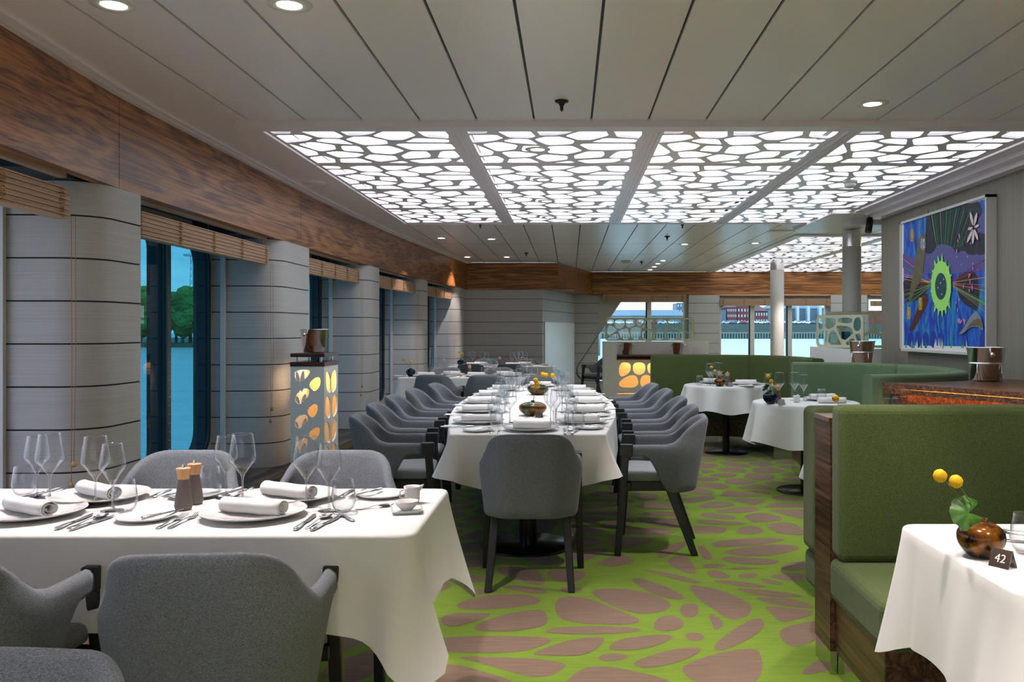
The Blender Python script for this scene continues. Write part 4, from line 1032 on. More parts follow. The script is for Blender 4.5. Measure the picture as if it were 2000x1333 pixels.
# long table
setting(-.226, 5.20, 0, 'the near head of the long table', nap=80)
for i, y in enumerate((5.60, 6.35, 7.12, 7.88, 8.62)):
    e = lhw(y); cx = lcx(y)
    setting(cx-e+.195, y, -90, 'the long table, window side, %s place from its front' % od[i], 2 if i < 3 else 1, nap=6, glass=((.04,.20),(.125,.165),(.21,.13)))
    setting(cx+e-.195, y, 90, 'the long table, aisle side, %s place from its front' % od[i], 2 if i < 3 else 1, nap=-6, glass=((.04,.20),(-.05,.165),(-.14,.13)))
setting(lcx(9.2), 9.2, 180, 'the far head of the long table', 1)
inst(VAM, 'flat amber and green vase on the long table, the one closer to us', 'vase', (-.256,6.1,Z), 0, 'iridescent vases')
inst(VAM, 'flat amber and green vase on the long table, the one further away', 'vase', (lcx(8.05),8.05,Z), 1, 'iridescent vases')
def stems(x, y, z, tips, lab, hr=.0175):
    for i, t in enumerate(tips):
        b = Vector((0,0,-.02)); tip = Vector(t); mid = b.lerp(tip,.5)+Vector((0,0,.01))
        inst(flower([tuple(b), tuple(mid), tuple(tip)], hr), 'yellow ball-shaped flower, %s, %s' % (['first','second','third'][i], lab), 'flower', (x,y,z), 0, 'yellow ball flowers')
stems(-.256, 6.1, Z+.098, [(.02,0,.148),(.03,0,.122)], 'in the closer long-table vase', .019)
stems(lcx(8.05), 8.05, Z+.098, [(.075,0,.085),(.135,0,.08),(.045,.02,.09)], 'in the further long-table vase', .022)
inst(TE0, 'small metal number tent by the closer long-table vase', 'table number', (-.21,5.96,Z), R(-35))
inst(SHK, 'small glass salt cellar by the closer long-table vase', 'salt cellar', (-.29,5.95,Z))
# second window table
for j, (x, y, d, wh) in enumerate(((-1.85,11.2,0,'near side, window end'),(-1.2,11.2,0,'near side, middle'),(-.72,11.2,0,'near side, aisle end'),(-1.55,11.5,180,'far side, window end'),(-.85,11.5,180,'far side, aisle end'))):
    setting(x, y, d, 'the second window table, ' + wh, 1, no=('fish_fork','dessert_spoon'))
inst(MIL, 'pepper mill with wooden cap on the second window table', 'pepper mill', (-1.30,11.35,Z), 0, 'grinders')
inst(VGR, 'dark green round vase at the window end of the second window table', 'vase', (-2.05,11.25,Z), 0, 'round vases')
stems(-2.05, 11.25, Z+.098, [(-.09,0,.12),(0,0,.09)], 'in the second window table vase', .019)
for j, (x, y, d, wh) in enumerate(((-1.6,14.52,0,'near side, window end'),(-.95,14.52,0,'near side, aisle end'),(-1.5,14.8,180,'far side, window end'),(-.75,14.8,180,'far side, aisle end'))):
    setting(x, y, d, 'the end wall table, ' + wh, 1, no=('fish_fork','dessert_spoon','butter_knife'))
inst(MIL, 'pepper mill with wooden cap on the end wall table', 'pepper mill', (-1.17,14.65,Z), 0, 'grinders')
inst(VGR, 'dark round vase on the end wall table', 'vase', (-1.83,14.65,Z), 0, 'round vases')
stems(-1.83, 14.65, Z+.098, [(-.02,0,.13),(.03,0,.10)], 'in the end wall table vase', .019)
inst(BWL, 'small white bowl at the aisle end of the end wall table', 'bowl', (-.42,14.6,Z))
# far round table
setting(1.93, 9.52, 70, 'the far round table, booth side', 1, nap=20, glass=((-.02,.28),(-.05,.36),(.10,.3)))
setting(1.62, 9.80, 180, 'the far round table, back side', 1, nap=78, glass=((-.02,.13),(.07,.10),(-.13,.14)), no=('butter_knife','side_plate'))
inst(WBIG, 'large wine glass standing before the vase on the far round table', 'wine glass', (1.52,9.40,Z), 0, 'wine glasses')
inst(TUM, 'stemless water glass at the outer edge of the far round table', 'tumbler', (1.41,9.42,Z), 0, 'water tumblers')
inst(VBR, 'round bronze vase on the far round table', 'vase', (1.60,9.25,Z), 0, 'round vases')
stems(1.60, 9.25, Z+.088, [(-.09,0,.115),(-.055,0,.075)], 'in the far round table vase')
inst(MIL, 'mill with wooden cap, closer of two on the far round table', 'pepper mill', (1.705,9.38,Z), 0, 'grinders')
inst(MIL, 'mill with wooden cap, further of two on the far round table', 'pepper mill', (1.64,9.50,Z), 0, 'grinders')
inst(TE0, 'small metal number tent on the far round table', 'table number', (1.70,9.22,Z), .4)
# nearer booth table
setting(2.16, 7.42, 95, 'the light green booth table, bench side', 1, nap=5, glass=((.02,.24),(-.06,.19),(-.14,.06)), no=('side_plate','butter_knife'))
inst(NAP, 'second rolled napkin lying across the light green booth table', 'napkin', (2.15,7.13,Z), R(88), 'rolled napkins')
inst(WBIG, 'wine glass standing beside the mills on the light green booth table', 'wine glass', (1.79,7.42,Z), 0, 'wine glasses')
inst(WSML, 'wine glass standing behind the mills on the light green booth table', 'wine glass', (1.72,7.52,Z), 0, 'wine glasses')
inst(MIL, 'mill with wooden cap, closer of two on the light green booth table', 'pepper mill', (1.715,7.15,Z), 0, 'grinders')
inst(MIL, 'mill with wooden cap, further of two on the light green booth table', 'pepper mill', (1.70,7.27,Z), 0, 'grinders')
inst(VGR, 'dark green round vase on the light green booth table', 'vase', (1.635,7.08,Z), 0, 'round vases')
stems(1.635, 7.08, Z+.098, [(-.018,0,.125),(.006,0,.085)], 'in the light green booth table vase', .0185)
for k, (dx, dz, an) in enumerate(((-.045,.03,200),(.03,.01,20))):
    inst(LEAF, ['small green leaf leaning outward from the dark green booth vase','small green leaf on the mill side of the booth vase'][k], 'leaf', (1.635+dx,7.08,Z+.105+dz), 0, rot=(R(50),R(20),R(an)), sc=.8)
inst(TE0, 'small metal number tent before the booth table vase', 'table number', (1.70,6.98,Z), .4)
inst(JUG, 'small white milk jug on the light green booth table', 'jug', (1.88,7.2,Z), 1.0)
# table hidden behind the tall bench
inst(WBIG, 'wine glass whose rim shows above the tall green bench', 'wine glass', (1.70,4.60,Z), 0, 'wine glasses')
inst(WBIG, 'second wine glass whose rim shows above the tall green bench', 'wine glass', (1.79,4.72,Z), 0, 'wine glasses')
inst(VBR, 'round vase hidden behind the tall green bench', 'vase', (1.50,4.66,Z), 0, 'round vases')
stems(1.50, 4.66, Z+.088, [(-.075,0,.145)], 'showing above the tall green bench', .019)
# number tent table
inst(VBR, 'glossy bronze round vase on the number tent table', 'vase', (1.088,2.30,Z), 0, 'round vases', sc=(1.0,1.0,1.06))
V0 = Vector((1.088,2.30,Z+.093))
def to_at(px, py, Y): return Vector(((px-HX)*Y/F, Y, EYE-(py-HY)*Y/F))
for i, (a, b) in enumerate(((1836,930),(1867,941))):
    tip = to_at(a, b, 2.30)-V0
    inst(flower([(0,0,-.02), tuple(tip*.5+Vector((.004,0,.0))), tuple(tip)], .0175), ['yellow ball flower on the longer stem, bronze vase of the number tent table','yellow ball flower on the shorter stem, bronze vase of the number tent table'][i], 'flower', tuple(V0), 0, 'yellow ball flowers')
inst(LEAF, 'fan-shaped green leaf leaning from the bronze vase', 'leaf', tuple(V0+Vector((-.038,-.012,.026))), rot=(R(66),R(-8),R(12)), sc=1.08)
inst(TEN, 'small metal table number tent reading 42 beside the bronze vase', 'table number', (1.098,2.205,Z), R(-58))
inst(WBIG, 'wine glass at the picture edge on the number tent table', 'wine glass', (1.345,2.42,Z), 0, 'wine glasses')
inst(TUM, 'stemless water glass at the picture edge on the number tent table', 'tumbler', (1.225,2.335,Z), 0, 'water tumblers')
inst(KNI, 'knife nearer the vase on the number tent table', 'knife', (1.25,2.46,Z), R(62), 'table knives')
inst(FRK, 'fork beside the knife on the number tent table', 'fork', (1.29,2.51,Z), R(62), 'forks')
inst(SPO, 'spoon beyond the fork on the number tent table', 'spoon', (1.33,2.55,Z), R(62), 'soup spoons')

# ================================================================== BOOTHS AND CABINETS
def sweep(path, prof, mb, m=0, caps=True, smooth=True):
    """sweep a (offset, z) profile along a plan path; offset to the left of travel"""
    rings = []
    for i, p in enumerate(path):
        a, b = path[max(i-1,0)], path[min(i+1,len(path)-1)]; dx, dy = b[0]-a[0], b[1]-a[1]; L = math.hypot(dx,dy); nx, ny = -dy/L, dx/L
        rings.append([(p[0]+nx*o, p[1]+ny*o, z) for o, z in prof])
    return mb.loft(rings, m, smooth, caps)
def pad(o0, o1, z0, z1, r):
    return [(a, b) for a, b in rrect(o0, o1, z0, z1, r, 4)]
def smooth_path(p, k=3): return [p[0]] + chaikin(p, k, False) + [p[-1]]
def booth(name, label, path, inner, mt, z0=.30, zt=1.05, th=.13, seams=()):
    """inner = +1 if seats are left of travel"""
    o = root(name, label, 'booth seat', (0,0,.0014))
    p = smooth_path(path); n = len(p)
    cuts = [0] + [int(n*q) for q in seams] + [n-1]
    for a, b in zip(cuts, cuts[1:]):
        mb = MB(); sweep(p[a:b+1], pad(-th/2, th/2, z0, zt, .03), mb); mb.obj('backrest', mt, o)
    s0, s1 = (th/2, th/2+.46) if inner > 0 else (-th/2-.46, -th/2)
    mb = MB(); sweep(p, pad(s0, s1, .32, .46, .035), mb); mb.obj('seat', mt, o)
    s0, s1 = (0, th/2+.40) if inner > 0 else (-th/2-.40, 0)
    mb = MB(); sweep(p, [(s0,.12),(s1,.12),(s1,.33),(s0,.33)], mb, smooth=False); mb.obj('plinth', 'cabinet_wood_dark', o)
    e = -.03 if inner > 0 else .03
    mb = MB(); sweep(p, [(s0+e*0,.0),(s1+e,.0),(s1+e,.12),(s0,.12)] , mb, smooth=False); mb.obj('kick_plate', 'kick_plate', o)
    return o
booth('curved_booth', 'curved dark green booth bench round the far round table', [(.99,10.52),(1.5,10.56),(2.0,10.50),(2.40,10.25),(2.58,9.75),(2.60,9.1)], -1, 'green_fabric', seams=(.48,.78))
booth('curved_booth', 'light green curved booth bench round the nearer round table', [(2.14,8.36),(2.55,8.32),(2.92,8.05),(3.10,7.55),(3.08,6.9),(2.85,6.35),(2.45,6.1),(2.06,6.02)], -1, 'green_fabric_light', zt=1.04, seams=(.33,.62))
# tall double bench beside the aisle: seats back to back on a wooden spine
def bench(name, label, x0, x1, yb, d, mt, parent_lab=None):
    """yb: plane of the spine face, d = -1 seat towards camera, +1 away"""
    o = root(name, label, 'bench', (x0, yb, .0014)); L = x1-x0
    y = lambda v: v*d
    def pb(a, b, c, e, z0, z1, nm, mm, bev):
        mb = MB(); mb.box(a, b, min(y(c),y(e)), max(y(c),y(e)), z0, z1); return mb.obj(nm, mm, o, bev, 4)
    pb(0, L, .0, .125, .47, 1.06, 'backrest', mt, .028)
    pb(-.012, L, .01, .60, .30, .47, 'seat', mt, .035)
    pb(.02, L, .0, .53, .09, .30, 'plinth', 'cabinet_wood_dark', .003)
    pb(.03, L, .0, .50, 0, .09, 'kick_plate', 'kick_plate', 0)
    return o
bench('bench', 'tall green upholstered bench facing us behind the number tent table', 1.02, 3.2, 3.40, -1, 'green_fabric')
o = root('bench', 'green bench facing away on the far side of the wooden spine', 'bench', (1.02, 3.62, .0014))
MB().box(0,2.18,.0,.20,.405,1.02).obj('backrest', 'green_fabric', o, .03, 4); MB().box(.01,2.18,.0,.205,.245,.40).obj('lower_pad', 'green_fabric', o, .03, 4)
MB().box(.75,2.18,.21,.62,.30,.46).obj('seat', 'green_fabric', o, .035, 4); MB().box(.75,2.18,.02,.55,0,.24).obj('plinth', 'cabinet_wood_dark', o)
o = root('bench_divider', 'dark walnut spine panel between two back-to-back green benches', 'divider', (0,0,.0014))
mb = MB(); mb.box(1.02,3.2,3.405,3.615,.09,.985); mb.obj('panel', 'cabinet_wood_dark', o)
mb = MB(); mb.box(1.015,3.2,3.403,3.617,.985,1.005); mb.obj('cap', 'cabinet_wood', o, .002)
mb = MB(); mb.box(1.022,3.2,3.407,3.613,0,.09); mb.obj('kick_plate', 'kick_plate', o)
# service cabinet with glowing side
P_ = [(2.13,5.93),(2.62,4.95),(2.95,4.3),(3.26,4.3),(3.26,6.45),(3.0,6.3),(2.75,6.1),(2.45,5.98)]
o = root('service_cabinet', 'walnut service cabinet with amber light under its top, beside the painting wall', 'cabinet', (0,0,.0014))
mb = MB(); mb.prism(P_, .955, .99); mb.obj('top', 'cabinet_wood', o)
Q_ = [(2.205,5.94),(2.69,4.97),(2.98,4.36),(3.25,4.36),(3.25,6.40),(3.0,6.26),(2.75,6.06),(2.45,5.95)]
mb = MB(); mb.prism(Q_, 0, .955); mb.obj('body', 'cabinet_wood', o)
mb = MB(); a, b = Vector((2.135,5.92,0)), Vector((2.62,4.95,0)); n_ = Vector((.894,.447,0))*.010; mb.hexa([p+Vector((0,0,.92)) for p in (a,b,b+n_,a+n_)], [p+Vector((0,0,.954)) for p in (a,b,b+n_,a+n_)]); mb.obj('lip', 'cabinet_wood', o)
mb = MB(); a, b = Vector((2.195,5.82,0)), Vector((2.635,4.96,0)); n_ = Vector((.894,.447,0))*.012
mb.hexa([a+Vector((0,0,.946)), b+Vector((0,0,.946)), b+n_+Vector((0,0,.946)), a+n_+Vector((0,0,.946))], [a+Vector((0,0,.953)), b+Vector((0,0,.953)), b+n_+Vector((0,0,.953)), a+n_+Vector((0,0,.953))])
mb.obj('light_strip', 'led_strip', o)
# ice buckets
def bucket(r0=.085, r1=.118, h=.215, stand=False):
    parts = []
    mb = MB(); mb.lathe([(.001,.004),(r0-.004,.004),(r0,.010),(r1,h),(r1+.005,h+.002),(r1+.004,h+.006),(r1-.002,h+.004),(r0-.003,.014),(.001,.012)], 40)
    parts.append(('body', mb.mesh('body', 'chrome')))
    for s in (-1, 1):
        mb = MB(); x = s*(r1-.006); mb.tube([(x-s*.004,0,h-.04),(x+s*.022,0,h-.04)], .009, 10); mb.sphere((x+s*.026,0,h-.04), .015, 12, 8)
        parts.append(('handle', mb.mesh('handle', 'chrome')))
    if stand:
        mb = MB(); R_ = .104; mb.tube([(R_*math.cos(2*PI*k/32), R_*math.sin(2*PI*k/32), .115) for k in range(33)], .004, 6)
        for k in range(4):
            t = R(45+90*k); mb.tube([(R_*math.cos(t), R_*math.sin(t), .115), (R_*math.cos(t), R_*math.sin(t), 0)], .0035, 6)
        parts.append(('stand', mb.mesh('stand', 'steel')))
    return ('ice_bucket', None, parts)
BKS = bucket(stand=True); BK = bucket(.075,.10,.20)
inst(BKS, 'shiny steel ice bucket in a wire stand on the glowing walnut cabinet', 'ice bucket', (2.93,6.12,.9914), R(80), 'steel ice buckets', sc=1.08)
inst(BKS, 'shiny steel ice bucket in a wire stand by the thick column', 'ice bucket', (2.93,8.72,1.002), R(60), 'steel ice buckets', sc=1.08)
o = root('sideboard', 'low walnut sideboard behind the light green booth', 'cabinet', (0,0,.0014))
mb = MB(); mb.box(2.62,3.25,8.55,8.95,.96,1.0); mb.obj('top', 'cabinet_wood', o); mb = MB(); mb.box(2.64,3.24,8.57,8.93,0,.96); mb.obj('body', 'white_lacquer', o)
# perforated lectern by the pillar
o = root('perforated_stand', 'white perforated stand glowing inside, beside the second pillar', 'stand', (-2.11,7.22,.0014))
Wd, Dp, Ht = .27, .42, 1.055
LC = [[(300,632),(405,628),(412,655),(345,722),(300,705),(290,670)],[(395,735),(440,690),(490,680),(492,740),(460,785),(430,780)],[(290,840),(310,795),(360,762),(405,770),(400,820),(340,885),(300,870)],
 [(385,920),(430,880),(470,880),(468,935),(440,980),(400,965)],[(290,1015),(300,980),(350,952),(395,965),(392,1005),(340,1060),(295,1045)],[(390,1095),(440,1055),(488,1045),(485,1100),(450,1142),(425,1135)],
 [(295,1170),(340,1130),(395,1125),(390,1180),(340,1240),(300,1220)],[(395,1270),(440,1220),(488,1215),(485,1270),(450,1310),(425,1300)],[(295,1350),(340,1310),(395,1300),(390,1360),(340,1420),(300,1400)]]
hol = []
for p in LC:
    q = [((a-258)/262*Wd-Wd/2, Ht-(b-605)/262*.29) for a, b in p]; q = chaikin(q, 2); hol.append(q if area(q) < 0 else q[::-1])
mb = MB(); holed([(-Wd/2,0),(Wd/2,0),(Wd/2,Ht),(-Wd/2,Ht)], hol, .012, mb, lambda u,v,w: (u, -Dp/2+w, v)); mb.obj('front_panel', 'white_lacquer', o)
hol = []
for i in range(2):
    for j in range(4):
        u0 = -Dp/2+.04+i*.185; v0 = .22+j*.205; q = rrect(u0, u0+.155, v0, v0+.17, .06, 5)
        q = [(a+.02*math.sin(b*9+i*2), b+.03*(1 if i else -1)*(a-u0-.08)/.1) for a, b in q]; hol.append(q[::-1])
mb = MB(); holed([(-Dp/2+.013,0),(Dp/2,0),(Dp/2,Ht),(-Dp/2+.013,Ht)], hol, .012, mb, lambda u,v,w: (Wd/2-.012+w, u, v)); mb.obj('side_panel', 'white_lacquer', o)
mb = MB(); holed([(-Dp/2+.013,0),(Dp/2,0),(Dp/2,Ht),(-Dp/2+.013,Ht)], hol, .012, mb, lambda u,v,w: (-Wd/2+w, u, v)); mb.obj('side_panel', 'white_lacquer', o)
mb = MB(); mb.box(-Wd/2+.013,Wd/2-.013,Dp/2-.014,Dp/2,0,Ht); mb.obj('back_panel', 'warm_inside', o)
mb = MB(); mb.box(-Wd/2-.004,Wd/2+.004,-Dp/2-.004,Dp/2+.004,Ht,Ht+.035,0); mb.box(-Wd/2-.002,Wd/2+.002,-Dp/2,Dp/2,Ht+.075,Ht+.105,0)
for a in (-1,1):
    for b in (-1,1): mb.box(a*(Wd/2-.04)-.008,a*(Wd/2-.04)+.008,b*(Dp/2-.05)-.008,b*(Dp/2-.05)+.008,Ht+.035,Ht+.075,1)
mb.obj('top', ['tray_wood','chrome'], o)
l = bpy.data.lights.new('bulb', 'POINT'); l.energy = 1.1; l.color = (1,.72,.42); l.shadow_soft_size = .04; s = bpy.data.objects.new('bulb', l); COL.objects.link(s); s.parent = o; s.location = (0,.06,.95)
inst(BK, 'shiny steel ice bucket on the perforated stand', 'ice bucket', (-2.11,7.20,Ht+.107), R(70), 'steel ice buckets', sc=(1.15,1.15,.95))
# service station by the end windows
def lattice_seeds(w, h, d, sd):
    r = random.Random(sd); s = []
    for _ in range(4000):
        p = (r.uniform(0,w), r.uniform(0,h))
        if all(math.hypot(p[0]-q[0],p[1]-q[1]) > d for q in s): s.append(p)
    return s
mat('lattice_film', hexc('c9c5ac'), .6)
def screen(o, w, h, sd, place, d=.19, gap=.045):
    mb = MB(); r = rrect(0, w, 0, h, .06, 6); mb.add([place(a,b,0) for a,b in r]+[place(a,b,.008) for a,b in r], [tuple(range(len(r))), tuple(range(len(r),2*len(r)))[::-1]]+[(i,(i+1)%len(r),len(r)+(i+1)%len(r),len(r)+i) for i in range(len(r))])
    mb.obj('glass', 'screen_glass', o)
    cells = [chaikin(c,1) for c in voronoi(lattice_seeds(w-.06,h-.05,d*1.05,sd), (0,w-.06,0,h-.05), gap, d*1.4) if area(c) > .002]
    mb = MB(); holed(rrect(.01,w-.01,.01,h-.01,.05,6), [[(a+.03,b+.025) for a,b in c][::-1] for c in cells], .003, mb, lambda u,v,t: place(u,v,-.004+t)); mb.obj('lattice', 'lattice_film', o)
o = root('service_station', 'pale grey service station with lattice glass screen, before the end window', 'service station', (0,15.0,.0014))
mb = MB(); mb.box(.58,2.42,.12,.30,0,1.15); mb.box(.58,.80,-.35,.12,0,1.15); mb.obj('body', 'white_lacquer', o)
screen(o, 1.56, .42, 5, lambda u,v,w: (.62+u, .2+w, 1.15+v), .16, .026)
mb = MB(); mb.box(.80,2.4,-.38,.12,.845,.872); mb.box(.80,2.4,-.38,.12,.905,.93)
for x in (.95,1.4,1.85,2.3): mb.box(x-.006,x+.006,-.35,-.338,.872,.905)
mb.obj('shelf', 'tray_wood', o)
cells = [chaikin([(.82+a,.36+b) for a,b in c],2)[::-1] for c in voronoi([(.11+.245*i+(.125 if j==0 else 0), .115+.235*j) for i in range(7) for j in range(2)], (0,1.55,0,.46), .035, .3)]
mb = MB(); holed([(.80,.30),(2.4,.30),(2.4,.84),(.80,.84)], cells, .015, mb, lambda u,v,w: (u,-.34+w,v)); mb.obj('front_panel', 'white_lacquer', o)
mb = MB(); mb.box(.80,2.4,-.12,-.10,.30,.84); mb.obj('lit_back', 'warm_inside', o)
mb = MB(); mb.box(.80,2.4,-.30,.12,0,.27); mb.obj('plinth', 'white_lacquer', o)
l = bpy.data.lights.new('tube', 'AREA'); l.energy = 2.2; l.shape = 'RECTANGLE'; l.size = 1.4; l.size_y = .05; l.color = (1,.72,.42); s = bpy.data.objects.new('tube', l); COL.objects.link(s); s.parent = o; s.location = (1.6,-.22,.835)
inst(BK, 'steel ice bucket on the service station, window-wall side', 'ice bucket', (.98,14.85,.932), 0, 'steel ice buckets')
inst(BK, 'steel ice bucket on the service station, booth side', 'ice bucket', (1.85,14.85,.932), 0, 'steel ice buckets')
# second screens
o = root('screen_cabinet', 'low pale cabinet with a lattice glass screen behind the curved dark green booth', 'cabinet', (0,0,.0014))
mb = MB(); q0, q1 = Vector((2.75,9.95,0)), Vector((3.08,9.25,0)); d_ = (q1-q0).normalized(); nn_ = Vector((-d_.y, d_.x, 0))
mb.hexa([q0, q1, q1+nn_*.16, q0+nn_*.16], [p+Vector((0,0,h)) for p, h in ((q0,1.16),(q1,1.13),(q1+nn_*.16,1.13),(q0+nn_*.16,1.16))]); mb.obj('body', 'white_lacquer', o)
L_ = (q1-q0).length
screen(o, L_-.02, .38, 8, lambda u,v,w: tuple(q0+d_*(u+.01)+nn_*(.08+w)+Vector((0,0,1.145+v))), .16, .03)
o = root('screen_partition', 'lattice glass screen between the thick column and the painting wall', 'glass screen', (0,10.6,.0014))
mb = MB(); mb.box(3.1,4.7,-.1,.1,0,1.12); mb.obj('body', 'white_lacquer', o)
screen(o, 1.56, .46, 12, lambda u,v,w: (3.12+u, w, 1.12+v), .24, .036)
# columns
def column(x, y, r, zc, label):
    o = root('round_column', label, 'column', (x,y,.0014))
    MB().lathe([(r,0),(r,zc)], 48).obj('shaft', 'white_trim', o); MB().lathe([(r+.002,zc),(r+.002,ZC-.02)], 48).obj('collar', 'chrome', o)
column(3.52, 10.85, .113, 2.385, 'thick round white column with a chrome collar beside the painting wall')
column(3.64, 15.25, .117, 2.40, 'slimmer-looking round white column with a chrome collar before the end window')
tag(MB().box(-.05,.05,-.012,.012,-.05,.05).obj('wall_thermostat', ['dark_metal'], loc=(3.32,10.45,1.28), bevel=.003), 'small dark square control unit by the lattice glass screen', 'control unit')

# ================================================================== BLINDS
def bundle(name, label, p0, p1, zt, zb, tapes, thick=.07, group='bamboo blinds'):
    p0, p1 = Vector(p0), Vector(p1); L = (p1-p0).length; a = math.atan2(p1.y-p0.y, p1.x-p0.x)
    o = root(name, label, 'blind', (p0.x,p0.y,0), a, group); mb = MB(); n = int((zt-zb)/.0082)
    for k in range(n):
        z = zb+k*.0082; e = .004*math.sin(k*2.1); mb.box(0, L, -thick/2+e, thick/2+e, z, z+.0064)
    mb.obj('slats', 'blind', o)
    mb = MB(); mb.box(0,L,-.02,.02,ZB-.015,ZB+.01); mb.obj('head_rail', 'blind', o)
    for k in range(tapes):
        x = .08+(L-.16)*k/(tapes-1); rnd = random.Random(k); mb = MB()
        for j in range(int((zt-zb)/.018)):
            z = zb+.01+j*.018
            for s in (-1, 1): mb.tube([(x-.012,s*(thick/2+.004),z),(x,s*(thick/2+.012+rnd.uniform(0,.006)),z-.005),(x+.012,s*(thick/2+.004),z+.004)], .004, 5)
        mb.tube([(x,0,zt),(x,0,ZB)], .0015, 4); mb.obj('tape', 'blind_cord', o)
    return o
for i, (a, b) in enumerate(bays):
    y0, y1 = a-.04, b-.02
    if i == 0: y0, y1 = 2.1, 4.20
    x0, x1 = xf(y0)-.10, xf(y1)-.10
    bundle('bamboo_blind', 'raised bamboo slat blind under the beam, %s bay along the window wall' % ['first and cropped','second','third','fourth','fifth'][i], (x0,y0), (x1,y1), 2.035, 1.885, 5 if i < 3 else 4)
    o = root('blind_cord', 'thin hanging pull cord with a small end knob, %s window bay' % od[i], 'cord', (x1+.055, y1-.02, 0), 0, 'blind cords')
    mb = MB(); mb.tube([(0,0,1.9),(.003,0,1.2),(0,0,.62)], .0013, 6); mb.tube([(.02,0,1.9),(.022,0,1.2),(.012,0,.72)], .0013, 6); mb.obj('cord', 'blind_cord', o)
    mb = MB(); mb.lathe([(.001,0),(.010,.004),(.011,.02),(.004,.03)], 12, (0,0,.59)); mb.lathe([(.001,0),(.010,.004),(.011,.02),(.004,.03)], 12, (.012,0,.69)); mb.obj('end_knob', 'blind_cord', o)
bundle('bamboo_blind', 'raised bamboo blind over the slanted end window', (.72,18.637), (2.50,18.637), 2.09, 1.945, 6)
bundle('bamboo_blind', 'raised bamboo blind over the middle end window', (3.22,18.637), (5.58,18.637), 2.02, 1.87, 6)
bundle('bamboo_blind', 'raised bamboo blind over the end window beside the painting wall', (6.45,18.637), (8.5,18.637), 1.98, 1.86, 5)

# ================================================================== PAINTING
PXW = 3.20
def pc(cx, cy):                                      # position on the canvas -> (Y, Z)
    px, py = 1740+cx/4.164, 380+cy/4.164; Y = F*PXW/(px-HX); return (Y, EYE-(py-HY)*Y/F)
PY0, PY1, PZ0, PZ1 = 6.655, 8.40, 1.15, 2.39
o = root('framed_painting', 'large framed painting of a green burst flower over blue brushwork on the striped wall', 'painting', (0,0,0))
mb = MB()
for y0, y1, z0, z1 in ((PY0,PY0+.022,PZ0,PZ1),(PY1-.022,PY1,PZ0,PZ1),(PY0,PY1,PZ0,PZ0+.022),(PY0,PY1,PZ1-.022,PZ1)): mb.box(PXW-.012,3.268,y0,y1,z0,z1)
mb.obj('frame', 'white_trim', o)
for nm, c in (('p_black','15161c'),('p_purple','5a548f'),('p_dkgreen','1fae4a'),('p_ltgreen','9fe26a'),('p_teal','0b4550'),('p_brown','6d6448'),('p_white','e6e0e2'),('p_red','9a2f3a'),('p_yellow','e8c22a'),('p_pink','d67ab8'),('p_rust','5a2420'),('p_grey','7d8894'),('p_line','6fae5a'),('p_deep','1436a0')):
    mat(nm, hexc(c), .6, noise=((1,22,9), .16, 5, tuple(.55*v+.45*w for v, w in zip(hexc(c), hexc({'p_black':'2a2f52','p_purple':'3a4a94','p_brown':'3c3a2e','p_rust':'28181a'}.get(nm, c))))))
m = bpy.data.materials.new('p_base'); m.use_nodes = True; t = m.node_tree; p = t.nodes['Principled BSDF']; p.inputs['Roughness'].default_value = .55
c = N(t,'ShaderNodeTexCoord'); q = N(t,'ShaderNodeMapping'); q.inputs['Scale'].default_value = (1,9,2.6); t.links.new(c.outputs['Object'], q.inputs[0])
z = N(t,'ShaderNodeTexNoise'); z.inputs['Scale'].default_value = 1.2; z.inputs['Detail'].default_value = 6; z.inputs['Distortion'].default_value = 1.5; t.links.new(q.outputs[0], z.inputs['Vector'])
r = N(t,'ShaderNodeValToRGB'); e = r.color_ramp.elements; e[0].position = .3; e[0].color = (*hexc('0c2a66'),1); e[1].position = .74; e[1].color = (*hexc('1c9a8c'),1)
for ps, h in ((.42,'1238a8'),(.52,'1a5ccc'),(.6,'1484b4')): k = e.new(ps); k.color = (*hexc(h),1)
t.links.new(z.outputs['Fac'], r.inputs[0]); t.links.new(r.outputs[0], p.inputs['Base Color']); MATS['p_base'] = m
mb = MB(); mb.box(PXW, PXW+.01, PY0+.02, PY1-.02, PZ0+.02, PZ1-.02, 1); LYR = [PXW-.0004]
mb.add([(PXW-.0003, pc(a,b)[0], pc(a,b)[1]) for a,b in ((104,232),(784,32),(784,1240),(106,1228))], [(0,1,2,3)], 0)
pm = ['p_base','p_white','p_black','p_purple','p_dkgreen','p_ltgreen','p_teal','p_brown','p_red','p_yellow','p_pink','p_rust','p_grey','p_line','p_deep']
def shp(pts, m, sm=0):
    LYR[0] -= .00003; pts = chaikin(pts, sm) if sm else pts; mb.add([(LYR[0], *pc(a,b)) for a,b in pts], [tuple(range(len(pts)))], pm.index(m))
def ell(cx, cy, rx, ry, n=20): return [(cx+rx*math.cos(2*PI*k/n), cy+ry*math.sin(2*PI*k/n)) for k in range(n)]
rp = random.Random(4)
shp([(285,210),(340,140),(500,95),(650,70),(740,60),(750,300),(700,520),(520,500),(430,420),(340,500),(270,470),(285,330)], 'p_black', 1)
shp([(98,440),(150,510),(200,500),(290,485),(340,480),(382,405),(440,405),(505,430),(530,485),(590,450),(640,500),(780,470),(780,600),(640,620),(500,650),(300,640),(98,650)], 'p_purple', 1)
shp([(715,180),(784,120),(784,330),(740,360),(700,300)], 'p_purple', 1)
shp([(700,300),(784,330),(784,480),(700,500),(660,400)], 'p_black', 1)
shp([(98,660),(300,700),(300,800),(210,870),(110,880)], 'p_black', 1)
shp([(520,690),(620,620),(700,640),(720,760),(715,950),(650,930),(560,860)], 'p_black', 1)
shp([(140,1110),(190,1000),(240,860),(300,790),(310,880),(240,1010),(180,1120)], 'p_rust', 1)
for k in range(5): shp(ell(160+k*62, 1180, 26, 60+10*(k%2)), 'p_deep')
